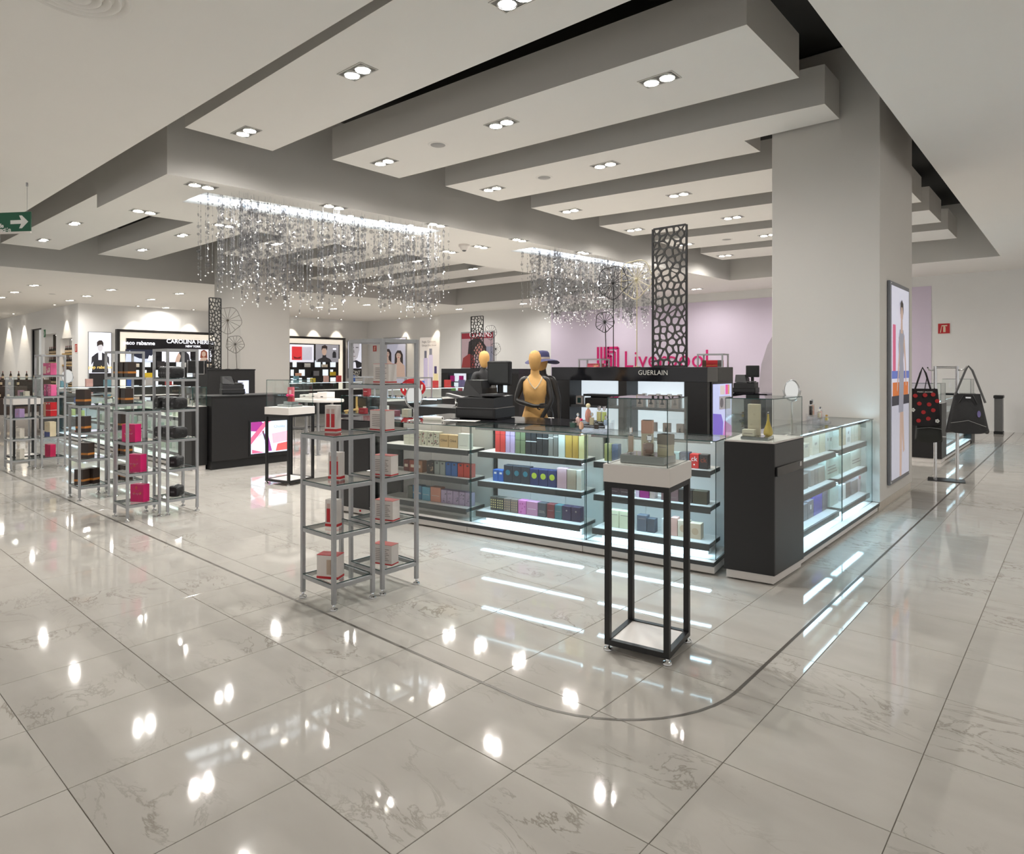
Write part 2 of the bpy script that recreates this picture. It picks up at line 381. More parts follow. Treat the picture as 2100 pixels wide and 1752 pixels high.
lamps([(788, 332), (1028, 253), (1352, 163)], ZB, 0, 'twin downlight on the second ceiling beam, %s from the left', G)
lamps([(1010, 387), (1241, 338)], ZB, 0, 'twin downlight on the third ceiling beam, %s from the left', G)
lamps([(1170, 432), (1392, 399)], ZB, 0, 'twin downlight on the fourth ceiling beam, %s from the left', G)
lamps([(1301, 471), (1502, 446)], ZB, 0, 'twin downlight on the fifth ceiling beam, %s from the left', G)
lamps([(1405, 501), (1575, 482)], ZB, 0, 'twin downlight on the sixth ceiling beam, %s from the left', G)
lamps([(1487, 524)], ZB, 0, 'twin downlight on the farthest ceiling beam, %s behind the perforated screen', G)
lamps([(413, 381), (685, 424), (896, 461), (1065, 492), (1196, 518), (1310, 540)], ZL, math.pi/2, 'twin downlight near the front edge of the dropped centre strip, %s from the left', G)
lamps([(296, 434), (460, 462), (921, 516), (986, 506)], ZL, math.pi/2, 'twin downlight on the back edge of the dropped centre strip, %s from the left', G)
lamps([(89, 492), (153, 458)], ZB, 0, 'twin downlight on the leftmost far ceiling beam, %s from the left', G)
lamps([(292, 512), (374, 482)], ZB, 0, 'twin downlight on the far beam left of the crystal curtain, %s from the left', G)
lamps([(566, 500), (718, 493)], ZB, 0, 'twin downlight seen through the crystal curtain, %s from the left', G)
lamps([(855, 535), (970, 551), (966, 577)], ZB, 0, 'twin downlight on the far beams right of the crystal curtain, %s from the left', G)
lamps([(2, 610), (30, 599), (70, 585), (143, 616), (178, 607), (228, 594), (310, 614)], ZL, .3, 'twin downlight on the far left low ceiling, %s from the left', G, 1.2)
lamps([(340, 631), (368, 602), (590, 628), (655, 630), (684, 633), (752, 625), (840, 629)], ZL, .3, 'twin downlight on the low ceiling before the perfume wall, %s from the left', G, 1.2)

for k, x in enumerate((-19.5, -16, -12.5, -9, -5.5)): twin((x, 18.9, ZL), 0, 'added twin downlight brightening the white back wall, %s from the left' % ORD[k], G)  # extra lamps, added to brighten the back wall
for k, (x, y) in enumerate(((1.2, 7.5), (1.2, 12.5), (1.0, 17.3))): twin((x, y, ZL), math.pi/2, 'added unseen twin downlight over the right aisle, %s from the camera' % ORD[k], G)  # added lamps out of view, they lift the right wall and aisle
for k, (x, y) in enumerate(((-32.5, 5.2), (-36.5, 3.6), (-37.5, 5.6))): twin((x, y, ZL), 0, 'added unseen twin downlight in the far left corner by the bottle tables, %s from the right' % ORD[k], G)  # added lamps out of view, they brighten the dark far left end
# round speakers, smoke detector and air diffuser in the ceiling
def disc(name, label, cat, p, r, prof, m, group=None):
    o = thing(name, label, cat, p, 0, group); MB().lathe(prof, 24, cap=False).build('rim', m, o)
    MB().lathe([(r*.86, 0), (r*.86, -.006), (.001, -.008)], 24).build('grille', mat('speaker_grille', srgb(178, 176, 174), .7, noise=.12, scale=400), o)
for k, (px, py, z, n) in enumerate([(898, 297, ZB, 'second ceiling beam'), (1116, 364, ZB, 'third ceiling beam'), (1490, 491, ZB, 'sixth ceiling beam beside the column'), (107, 603, ZL, 'far left low ceiling')]):
    p = PZ(px, py, z); p.z = z
    disc('ceiling_speaker', 'round pale speaker grille flush in the '+n, 'speaker', p, .11, [(.09, -.006), (.125, -.006), (.13, 0)], CEIL, 'round ceiling speakers')
p = PZ(952, 502, ZL); p.z = ZL; o = thing('smoke_detector', 'small white domed smoke detector on the dropped centre strip', 'smoke detector', p)
MB().lathe([(.05, -.11), (.07, -.1), (.09, -.045), (.11, -.04), (.11, 0)], 18).build('body', WHITEL, o); MB().lathe([(.001, -.14), (.035, -.13), (.045, -.11)], 14).build('sensor', cm(120, 120, 120), o)
p = PZ(155, -20, ZL); p.z = ZL; o = thing('air_diffuser', 'large round white air diffuser with concentric rings', 'vent', p)
for k in range(5):
    r = .31-.056*k; MB().lathe([(r-.038, -.001), (r-.008, -.03-.004*k), (r, -.03-.004*k), (r+.003, -.001)], 44, cap=False).build('ring', CEIL, o)
# hanging evacuation sign
p = PZ(31, 376, ZL); ex = thing('exit_sign', 'green hanging evacuation route sign with white arrow', 'sign', (0, 0, 0))
c = PT(28, 456, (Vector((p.x, p.y, 0)).dot(Vector((_F[0], _F[1], 0))))); ex.location = c; ex.rotation_euler = (0, 0, R_(33))
GRN = cm(18, 92, 66, .5); sw = .42
MB().box(-sw, .26, -.006, .006, -.125, .13).build('panel', [GRN], ex); MB().box(-sw, .26, -.009, .009, -.15, -.125).build('bottom_rail', WHITEL, ex)
WT = cm(238, 238, 234, .5)
MB().slab([(-.04, -.025), (.12, -.025), (.09, -.085), (.13, -.085), (.225, 0), (.13, .085), (.09, .085), (.12, .025), (-.04, .025)], -.009, -.007).build('arrow', WT, ex)
text('lettering', 'Ruta de', .075, WT, ex, (-.26, -.008, -.045), bold=.003); text('lettering', 'Evacuación', .075, WT, ex, (-.2, -.008, -.1), bold=.003)
for x in (-.3, .2): MB().cyl((x, 0, .13), (x, 0, ZL-c.z), .0025, 5).cyl((x, 0, ZL-c.z-.05), (x, 0, ZL-c.z), .012, 8).build('hanger_wire', STEEL, ex)
# ================================================================== CHANDELIERS (crystal curtains)
def chandelier(y0, y1, a0, a1, w0, w1, label, n, zmin, seed):
    rn = random.Random(seed); cx, cy = (a0+a1+w0)/2, (y0+y1)/2
    o = thing('crystal_chandelier', label, 'chandelier', (cx, cy, ZL), 0, 'crystal curtain chandeliers')
    led = MB()
    led.prism([(a0-cx+.01, y0-cy+.03), (a0-cx+.05, y0-cy+.03), (a1-cx+.05, y1-cy-.01), (a1-cx+.01, y1-cy-.01)], .05, .14)
    led.box(a1-cx+.05, a1+w1-cx-.02, y1-cy-.05, y1-cy-.01, .05, .14); led.build('light_strip', mat('pale_led', (.85, .93, 1.0), .4, emit=2.6, ecol=(.85, .93, 1.0)), o)
    MB().prism([(a0-cx+.06, y0-cy+.06), (a0+w0-cx-.06, y0-cy+.06), (a1+w1-cx-.06, y1-cy-.08), (a1-cx+.06, y1-cy-.08)], .2, .215).build('canopy_plate', CHROME, o)
    st = MB(); cr = MB(); bd = MB()
    for k in range(n):
        u, v = rn.random(), rn.random(); y = y0+.12+(y1-y0-.25)*v; aa = a0+(a1-a0)*v; ww = w0+(w1-w0)*v
        x = aa+.08+u*(ww+.35); x -= cx; y -= cy
        end = zmin+.18*math.sin(v*9+u*5)+rn.random()*.42; zt = .19 if u*(ww+.35) < ww-.15 else -.01
        st.cyl((x, y, end-ZL), (x, y, zt), .0012, 3, caps=False)
        z = zt-.08-rn.random()*.1
        while z > end-ZL+.04:
            r = rn.choice((.012, .016, .022, .028, .034)); th = rn.random()*math.pi; c, s = math.cos(th)*r, math.sin(th)*r; q = rn.random()
            if q < .72:      # faceted disc
                d = .35*r; nx, ny = -math.sin(th)*d, math.cos(th)*d
                ring = [(x+c*math.cos(t), y+s*math.cos(t), z+r*math.sin(t)) for t in [math.pi*2*i/8 for i in range(8)]]
                cr.add(ring+[(x+nx, y+ny, z), (x-nx, y-ny, z)], [(i, (i+1) % 8, 8) for i in range(8)]+[((i+1) % 8, i, 9) for i in range(8)])
            else:            # long drop
                hh = r*2.0; rr = r*.35
                ring = [(x+rr*math.cos(t), y+rr*math.sin(t), z+hh*.25) for t in [math.pi*2*i/5 for i in range(5)]]
                cr.add(ring+[(x, y, z+hh*.6), (x, y, z-hh)], [(i, (i+1) % 5, 5) for i in range(5)]+[((i+1) % 5, i, 6) for i in range(5)])
            z -= rn.uniform(.045, .13)
        b = .013; zz = end-ZL
        bd.add([(x+b, y, zz), (x, y+b, zz), (x-b, y, zz), (x, y-b, zz), (x, y, zz+b), (x, y, zz-b)], [(0,1,4),(1,2,4),(2,3,4),(3,0,4),(1,0,5),(2,1,5),(3,2,5),(0,3,5)])
    tag(cr.build('crystal_strands', CRYST, o), kind='stuff'); tag(st.build('strand_wires', STEEL, o), kind='stuff')
    tag(bd.build('end_beads', mat('bright_crystal_bead', (1, 1, 1), .05, metal=.3, noise=.0), o), kind='stuff')
chandelier(*OPEN[0], 'wide crystal curtain chandelier hanging left of centre, nearer one', 330, 2.62, 3)
chandelier(*OPEN[1], 'crystal curtain chandelier farther back before the lilac wall', 400, 2.62, 5)
for k, (px, py) in enumerate([(480, 420), (505, 411), (562, 432), (583, 423), (627, 438), (694, 450), (719, 443), (757, 459), (783, 453), (815, 470), (842, 462)]):
    p = PZ(px, py, ZL); p.z = ZL
    o = thing('small_spotlight', 'small round recessed spotlight beside the nearer crystal curtain, %s from the left' % (ORD+['eighth', 'ninth', 'tenth', 'eleventh'])[k], 'spotlight', p, 0, 'small spots along the crystal curtain')
    MB().lathe([(.05, -.004), (.065, -.008), (.07, 0)], 14, cap=False).build('rim', LAMPM, o); MB().lathe([(.05, 0), (.045, -.006), (.001, -.008)], 14).build('bulb', LEDW, o)

# ================================================================== builders of shop furniture
def rack(x, y, tall, label):
    """grey square-tube rack, glass shelves; origin at the middle of its footprint"""
    o = thing('display_rack', label, 'rack', (x, y, 0), 0, 'grey steel display racks'); a, b, t = .2, .168, .0125
    zs = [.165, .49, .815, 1.14] + ([1.475, 1.805] if tall else [])
    for sx in (-1, 1):
        for sy in (-1, 1):
            X, Y = sx*(a-t), sy*(b-t)
            l = MB().box(X-t, X+t, Y-t, Y+t, .04, zs[-1]-.0262).build('leg', STEEL, o)
            MB().lathe([(.024, 0), (.026, .004), (.024, .012), (.009, .014), (.008, .042)], 12, (X, Y, 0)).build('levelling_foot', CHROME, l)
    for i, z in enumerate(zs):
        top_ = (i == len(zs)-1); e = .0012; A, B = (a, b) if top_ else (a-e, b-e); u = 0 if top_ else 2*t
        mb = MB(); mb.box(-A+u, A-u, -B, -B+2*t-e, z-.026, z).box(-A+u, A-u, B-2*t+e, B, z-.026, z).box(-A, -A+2*t-e, -b+2*t, b-2*t, z-.026, z).box(A-2*t+e, A, -b+2*t, b-2*t, z-.026, z)
        s = mb.build('shelf_frame', STEEL, o)
        if not (tall and i == 5): pane(MB(), -a+2*t+.001 if not top_ else -a+.004, a-2*t-.001 if not top_ else a-.004, -b+.004, b-.004, z+.0003, z+.006).build('glass_shelf', GL, s)
    return o
RACKY = (2.61, 3.005)
RX = [-3.9, -7.64, -9.22, -12.56]
RN = ['nearest pair, holding red-based white cartons', 'pair holding magenta cartons and black bags', 'pair holding dark brown cartons', 'farthest pair at the left edge']
for x, n in zip(RX, RN):
    rack(x, RACKY[0], False, 'lower grey steel rack of the '+n); rack(x, RACKY[1], True, 'taller grey steel rack of the '+n)

def carton(name, label, group, p, rz, w, d, h, body, parts=(), cat='box', lid=None):
    """product carton standing on its base; front faces local -y"""
    o = thing(name, label, cat, p, rz, group)
    MB().bbox(-w/2, w/2, -d/2, d/2, 0, h, .0015).build('carton_body', body, o)
    if lid: MB().bbox(-w/2-.001, w/2+.001, -d/2-.001, d/2+.001, h-lid[0], h+.001, .001).build('lid', lid[1], o)
    f = -d/2-.0008
    for q in parts:
        k = q[0]
        if k == 'band': MB().box(-w/2-.0007, w/2+.0007, -d/2-.0007, d/2+.0007, q[1], q[2]).build('band', q[3], o)
        elif k == 'disc': 
            r = q[1]; MB().slab([(r*math.cos(t)+q[3], q[2]+r*math.sin(t)) for t in [2*math.pi*i/18 for i in range(18)]], f, -d/2).build('printed_disc', q[4], o)
        elif k == 'rect': MB().box(q[1], q[2], f, -d/2, q[3], q[4]).build('printed_panel', q[5], o)
        elif k == 'text': text('lettering', q[1], q[2], q[4], o, (0, f, q[3]), bold=q[5] if len(q) > 5 else 0, extrude=.0002)
        elif k == 'lines':
            mb = MB()
            for i in range(q[1]): mb.box(-w*.36, w*(.36-.2*((i*7) % 3)/3), f, -d/2, q[2]+i*q[3], q[2]+i*q[3]+q[3]*.35)
            tag(mb.build('printed_lines', q[4], o), kind='stuff')
        elif k == 'dots':
            mb = MB()
            for i in range(q[1]):
                for j in range(q[2]): mb.box(-w/2+w*(i+.25)/q[1], -w/2+w*(i+.75)/q[1], f, -d/2, h*(.15+.7*(j+.25)/q[2]), h*(.15+.7*(j+.75)/q[2]))
            tag(mb.build('printed_studs', q[3], o), kind='stuff')
        elif k == 'tubes':
            for sx in q[1]: 
                MB().bbox(sx-.014, sx+.014, f-.001, -d/2, .035, h*.68, .004).build('printed_tube', RED, o); MB().bbox(sx-.012, sx+.012, f-.001, -d/2, h*.69, h*.86, .003).build('printed_cap', cm(206, 176, 168), o)
        elif k == 'blob':
            mb = MB(); rr = random.Random(q[2])
            for i in range(q[1]):
                cx, cz, s = rr.uniform(-.36, .36)*w, rr.uniform(.15, .85)*h, rr.uniform(.05, .13)*w
                mb.slab([(cx+s*math.cos(t)*rr.uniform(.6, 1.2), cz+s*math.sin(t)*rr.uniform(.6, 1.2)) for t in [2*math.pi*i/7 for i in range(7)]], f, -d/2)
            tag(mb.build('printed_pattern', q[3], o), kind='stuff')
        elif k == 'script':
            z0 = q[1]; MB().tube([(-w*.3+w*.6*i/24, f, z0+.006*math.sin(i*1.7)*(1+math.sin(i*.6))) for i in range(25)], .0007, 4).build('script_mark', q[2], o)
    return o
def on_shelf(px, py, z, rk=None, ry=None):
    p = PZ(px, py, z)
    if rk is not None: p.x = min(max(p.x, RX[rk]-.1), RX[rk]+.1); p.y = min(max(p.y, RACKY[ry]-.09), RACKY[ry]+.09)
    return Vector((p.x, p.y, z))
SZ = [.171, .496, .821, 1.146, 1.481]
GRYL = cm(150, 140, 136)
# nearest pair: white cartons with red bases
G1 = 'red-based white cartons on the nearest racks'
WB = cm(226, 218, 213, .45)
for (i, px, py) in ((3, 683, 888), (2, 690, 985), (1, 684, 1082)):
    carton('gift_carton', 'narrow white carton picturing red tubes, %s shelf of the nearest lower rack' % {3: 'top', 2: 'second', 1: 'third'}[i], G1, on_shelf(px, py-2, SZ[i], 0, 0), R_(22), .092, .062, .19, WB, [('band', .006, .024, RED), ('tubes', (-.02, .02))], lid=None)
o = carton('gift_carton', 'squat white carton with oval window on the bottom shelf of the nearest lower rack', G1, on_shelf(675, 1186, SZ[0], 0, 0), R_(28), .155, .09, .165, WB, [('band', .006, .022, RED)], lid=(.003, RED))
for sx in (.012, .045): MB().bbox(sx-.016, sx+.016, -.0468, -.045, .035, .135, .012).build('window_print', cm(186, 164, 146), o)
nm = {4: 'top', 3: 'second', 2: 'third', 1: 'fourth', 0: 'bottom'}
for (i, px, py, rz) in ((4, 786, 787, 6), (3, 786, 886, 5), (2, 797, 978, 14), (1, 800, 1070, 16), (0, 791, 1158, 16)):
    carton('gift_carton', 'wide white text-printed red-based carton, %s shelf of the nearest taller rack' % nm[i], G1, on_shelf(px, py-2, SZ[i], 0, 1), R_(rz), .165, .085, .148, WB, [('band', .005, .014, RED), ('lines', 7, .035, .013, GRYL)], lid=(.002, cm(190, 92, 88)))
# magenta cartons and black bags
PINK = cm(206, 28, 104, .4)
for (i, px, py, w) in ((2, 281, 910, 'second'), (1, 281, 969, 'third'), (0, 287, 1030, 'bottom')):
    o = carton('gift_carton', 'magenta carton with script signature on the %s shelf of the lower rack left of centre' % w, 'magenta cartons', on_shelf(px, py-2, SZ[i], 1, 0), R_(28), .165, .085, .185, PINK, [('script', .085, WT), ('blob', 3, i+3, cm(206, 84, 76))])
BAG = mat('black_quilted_nylon', srgb(26, 26, 28), .5, bump=.6, scale=40)
def pouch(p, rz, label, sx=1.0):
    o = thing('toiletry_bag', label, 'bag', p, rz, 'black toiletry bags'); mb = MB(); n = 5
    for i in range(n):
        a = i/(n-1)
    prof = [(.0, -.055), (.045, -.06), (.05, 0.0)]
    ring = []
    for (yy, sc_) in ((-.075, .78), (-.06, .96), (-.03, 1.0), (0, .97), (.03, 1.0), (.06, .96), (.075, .78)):
        ring.append([(math.copysign(abs(math.cos(t))**.5, math.cos(t))*.062*sc_*sx, yy, .062+math.copysign(abs(math.sin(t))**.5, math.sin(t))*.062*sc_) for t in [2*math.pi*i/16 for i in range(16)]])
    vs = [v for r in ring for v in r]
    fs = [(a*16+i, (a+1)*16+i, (a+1)*16+(i+1) % 16, a*16+(i+1) % 16) for a in range(6) for i in range(16)]
    mb.add(vs, fs, 0, True); mb.add(vs[:16], [tuple(range(16))]); mb.add(vs[-16:], [tuple(range(15, -1, -1))]); mb.build('body', BAG, o)
    MB().tube([(0, -.06+.12*i/10, .124+.003*math.sin(i*math.pi/10)) for i in range(11)], .004, 6).build('zip', STEEL, o)
    MB().box(-.02, .02, -.0775, -.075, .05, .07).build('label_patch', cm(90, 90, 92), o)
    MB().tube([(.062*sx, -.02, .05), (.078*sx, -.01, .055), (.078*sx, .01, .055), (.062*sx, .02, .05)], .004, 6).build('side_loop', BAG, o)
    return o
row = [(4, [(332, 782), (345, 782), (358, 781), (371, 780), (383, 780)]), (3, [(338, 842), (353, 841), (369, 840)]), (2, [(338, 902), (353, 901), (368, 899)]), (1, [(361, 958)]), (0, [(361, 1018)])]
for i, l in row:
    for k, (px, py) in enumerate(l):
        q = '' if len(l) == 1 else ', %s from the left' % ORD[k]
        p = on_shelf(px, py, SZ[i]); p.y = min(max(p.y, RACKY[1]-.06), RACKY[1]+.06)
        if len(l) > 1: p.x = RX[1]-.14+.28*k/(len(l)-1); p.y = RACKY[1]-.08+.03*k if len(l) == 3 else RACKY[1]-.05
        pouch(p, R_(40 if len(l) == 1 else 8), 'black toiletry bag, %s shelf of the rack beside the magenta cartons%s' % (nm[i], q), .55 if len(l) > 3 else .8 if len(l) > 1 else 1)
# brown cartons
BRN = cm(52, 40, 34, .45); OCH = cm(190, 122, 50, .45)
def brown(p, rz, label): return carton('gift_carton', label, 'dark brown gift cartons', p, R_(rz), .125, .1, .19, BRN, [('band', .045, .07, OCH)])
for i, l in ((3, [(173, 836)]), (2, [(174, 889)]), (1, [(178, 942)]), (0, [(168, 996), (189, 993)])):
    for k, (px, py) in enumerate(l): brown(on_shelf(px, py-2, SZ[i], 2, 0), 32, 'dark brown carton, %s shelf of the lower rack at left%s' % ({3: 'top', 2: 'second', 1: 'third', 0: 'bottom'}[i], '' if len(l) == 1 else ', '+['left', 'right'][k]+' of two'))
for i, l in ((4, [-.12, .0, .12]), (3, [-.06, .08]), (2, [0.0]), (1, [-.09, .05]), (0, [-.09, .06])):
    for k, dx in enumerate(l): brown(Vector((RX[2]+dx, RACKY[1]+.02*k-.02, SZ[i])), 5, 'dark brown carton, %s shelf of the taller rack at left%s' % (nm[i], '' if len(l) == 1 else ', %s in its row' % ORD[k]))
# far-left pair
GF = 'cartons on the far left racks'
fx, fy = RX[3], RACKY
carton('gift_carton', 'pink and white carton high on the far left taller rack', GF, (fx-.02, fy[1], SZ[4]), R_(15), .21, .09, .19, cm(214, 92, 140), [('blob', 5, 2, cm(236, 200, 196)), ('rect', -.1, -.02, .02, .14, cm(226, 196, 186))])
for k in range(3): carton('gift_pack', 'clear pink gift pack, second shelf of the far left taller rack, %s from left' % ORD[k], GF, (fx-.12+.12*k, fy[1], SZ[3]), R_(10), .1, .08, .18, [cm(206, 70, 130), cm(150, 60, 104), cm(224, 96, 150)][k], [('blob', 6, k+9, cm(226, 190, 200))])
carton('gift_carton', 'red and tan carton with a pale stripe on the far left taller rack', GF, (fx, fy[1], SZ[2]), R_(20), .17, .1, .22, cm(200, 24, 36), [('rect', -.085, -.03, 0, .22, cm(206, 168, 140)), ('band', .09, .096, WT), ('disc', .014, .2, -.005, WT), ('disc', .014, .2, .05, WT)])
for k in range(2): carton('gift_carton', 'cream carton with blue corner on the far left taller rack, %s one' % ['left', 'right'][k], GF, (fx-.04+.095*k, fy[1], SZ[1]), R_(20), .09, .1, .23, cm(226, 210, 178), [('rect', -.045, .045, .0, .07, cm(86, 96, 150)), ('blob', 2, k, cm(214, 168, 100))])
for k in range(2): carton('gift_carton', 'magenta carton with black edge on the bottom far left shelf, %s one' % ['left', 'right'][k], GF, (fx-.04+.095*k, fy[1], SZ[0]), R_(18), .088, .09, .19, cm(196, 24, 84), [('rect', .036, .044, 0, .19, BLACKM)])
carton('gift_carton', 'small lilac carton on the far left lower rack', GF, (fx-.03, fy[0], SZ[2]), R_(25), .1, .08, .13, cm(176, 150, 196), [('blob', 4, 4, cm(206, 130, 150))])
for i in (1, 0): carton('gift_carton', 'white tube carton on the %s shelf of the far left lower rack' % ['bottom', 'third'][i], GF, (fx+.0, fy[0], SZ[i]), R_(25), .09, .07, .15, cm(226, 218, 206), [('lines', 4, .03, .02, GRYL)])

# ---- glass-topped pedestals
def pedestal(p, rz, s, label):
    o = thing('display_pedestal', label, 'pedestal', (p[0], p[1], 0), rz, 'black-framed display pedestals'); a, t = s/2, .0155
    for sx in (-1, 1):
        for sy in (-1, 1):
            X, Y = sx*(a-t), sy*(a-t)
            l = MB().box(X-t, X+t, Y-t, Y+t, .035, .955).build('leg', BLACKM, o)
            MB().lathe([(.026, 0), (.028, .006), (.024, .014), (.01, .016), (.009, .037)], 12, (X, Y, 0)).build('levelling_foot', CHROME, l)
    for z in (.035, .925):
        for (x0, x1, y0, y1) in ((-a+2*t, a-2*t, -a, -a+2*t), (-a+2*t, a-2*t, a-2*t, a), (-a, -a+2*t, -a+2*t, a-2*t), (a-2*t, a, -a+2*t, a-2*t)): MB().box(x0, x1, y0, y1, z, z+.03).build('rail', BLACKM, o)
    MB().box(-a+2*t, a-2*t, -a+2*t, a-2*t, .045, .06).build('base_panel', WHITEL, o)
    b = a+.006
    MB().bbox(-b, b, -b, b, .956, 1.056, .002).build('plinth_block', WHITEL, o)
    c = a-.012; g = .005; z0, z1 = 1.057, 1.425
    for (x0, x1, y0, y1) in ((-c, c, -c, -c+g), (-c, c, c-g, c), (-c, -c+g, -c+g, c-g), (c-g, c, -c+g, c-g)): pane(MB(), x0, x1, y0, y1, z0, z1).build('glass_side', GL, o)
    pane(MB(), -c, c, -c, c, z1, z1+.006).build('glass_top', GL, o)
    return o
PA = ((-1.885, 3.335), R_(9), .375); PB = ((-8.33, 4.8), R_(12), .46)
pedestal(*PA, 'nearest black-framed pedestal with perfume under a glass box'); pedestal(*PB, 'black-framed pedestal with a pink carton under glass, before the black counter')
PC = ((-14.06, 2.97), R_(6), .44); pedestal(*PC, 'black-framed pedestal with glass box behind the far left racks')
def loc_in(P, x, y, z):
    c, s = math.cos(P[1]), math.sin(P[1]); return Vector((P[0][0]+c*x-s*y, P[0][1]+s*x+c*y, z))
def riser(P, label, w, d, h, z=1.0565, x=0, y=0):
    o = thing('acrylic_riser', label, 'riser', loc_in(P, x, y, z), P[1])
    MB().bbox(-w/2, w/2, -d/2, d/2, 0, h, .003).build('block', mat('mirror_acrylic', srgb(168, 172, 172), .08, metal=.5), o)
    MB().box(-w/2+.004, w/2-.004, -d/2+.004, d/2-.004, h, h+.002).build('top_plate', mat('mirror_acrylic_top', srgb(190, 192, 190), .05, metal=.8), o)
    return o
def bottle(label, group, p, rz, w, d, h, liquid, capm, shape='rect', cap=None, nm_='perfume_bottle'):
    o = thing(nm_, label, 'bottle', p, rz, group); ch = h*.24 if cap is None else cap
    G_ = MATS.get('bottle_glass') or glass_mat('bottle_glass', (.93, .93, .92), ior=1.45)
    hb = h-ch-.006
    if shape == 'rect':
        MB().bbox(-w/2, w/2, -d/2, d/2, 0, hb, w*.09).build('glass_body', G_, o); MB().bbox(-w*.36, w*.36, -d*.34, d*.34, .012, hb*.9, w*.06).build('perfume', liquid, o)
        MB().lathe([(w*.14, hb-.002), (w*.14, hb+.008)], 12).build('collar', CHROME, o)
        MB().bbox(-w*.24, w*.24, -min(d*.45, w*.24), min(d*.45, w*.24), hb+.006, h, .004).build('cap', capm, o)
    elif shape == 'round':
        MB().lathe([(w*.2, 0), (w*.42, hb*.1), (w*.5, hb*.45), (w*.4, hb*.8), (w*.15, hb)], 18).build('glass_body', liquid, o)
        MB().lathe([(w*.12, hb-.002), (w*.12, hb+.01)], 12).build('collar', CHROME, o); MB().sph((0, 0, h-ch*.5), ch*.52, 12, 8).build('cap', capm, o)
    elif shape == 'drop':
        MB().lathe([(w*.3, 0), (w*.46, h*.05), (w*.5, h*.14), (w*.42, h*.28), (w*.25, h*.45), (w*.13, h*.62), (w*.09, h*.8), (w*.1, h*.86)], 20).build('glass_body', liquid, o)
        MB().lathe([(w*.12, h*.5), (w*.105, h*.64), (w*.09, h*.82)], 14).build('gold_neck', GOLD, o); MB().sph((0, 0, h*.93), h*.035, 12, 8).build('cap', capm, o)
    return o
LQ = lambda r, g, b: mat('perfume_%d_%d_%d' % (r, g, b), srgb(r, g, b), .12, noise=.03)
riser(PA, 'mirrored display base under the perfume in the nearest pedestal', .26, .2, .045)
za = 1.056+.0475
bottle('slim clear perfume bottle at the left in the nearest glass pedestal', 'perfume in the nearest pedestal', loc_in(PA, -.085, -.05, za), PA[1], .036, .03, .155, LQ(206, 180, 160), CHROME, cap=.035)
bottle('square smoky perfume bottle at the centre of the nearest glass pedestal', 'perfume in the nearest pedestal', loc_in(PA, .03, -.055, za), PA[1], .058, .04, .115, LQ(150, 120, 108), CHROME, cap=.032)
carton('perfume_carton', 'tall peach and cream carton standing in the nearest glass pedestal', 'perfume in the nearest pedestal', loc_in(PA, -.02, .045, za), PA[1]+.2, .062, .062, .19, cm(222, 214, 188), [('text', 'CREMA', .008, .05, GOLD)][:0]+[('band', .115, .19, cm(216, 164, 140))])
carton('perfume_carton', 'square taupe and cream carton at the right of the nearest glass pedestal', 'perfume in the nearest pedestal', loc_in(PA, .105, .0, za), PA[1]-.35, .072, .06, .12, cm(206, 198, 168), [('band', .062, .12, cm(132, 122, 108)), ('lines', 1, .045, .01, GRYL)])
carton('perfume_carton', 'small pinkish carton behind the square bottle in the nearest pedestal', 'perfume in the nearest pedestal', loc_in(PA, -.0, -.005, za), PA[1], .05, .03, .06, cm(196, 168, 156), [('lines', 2, .02, .012, GRYL)])
riser(PB, 'stepped mirrored base inside the pedestal before the black counter', .28, .2, .03); riser(PB, 'smaller mirrored step carrying the pink carton', .17, .12, .035, z=1.0565+.0325, y=.02)
o = carton('perfume_carton', 'pink carton with a bow in the pedestal before the black counter', 'perfume in the middle pedestal', loc_in(PB, .0, .02, 1.0565+.0325+.0375), PB[1]+.4, .075, .06, .2, cm(214, 110, 122), [('rect', -.018, .018, .1, .16, cm(236, 200, 204)), ('band', .0, .07, cm(176, 60, 66))])
b = MB()
for s in (-1, 1): b.sph((s*.03, -.04, .085), .026, 10, 6, sz=.75)
b.sph((0, -.045, .085), .014, 8, 6); b.build('bow', cm(228, 40, 110, .35), o)
for k, (x, wdt, c) in enumerate(((-.12, .1, cm(176, 130, 150)), (.0, .12, cm(96, 100, 96)), (.13, .09, cm(216, 206, 190)))):
    carton('perfume_carton', ['muted pink', 'grey green', 'cream'][k]+' carton inside the far left glass pedestal', 'cartons in the far left pedestal', loc_in(PC, x, .0, 1.0565), PC[1], wdt, .07, [.14, .11, .13][k], c, [('lines', 3, .03, .02, GRYL)])
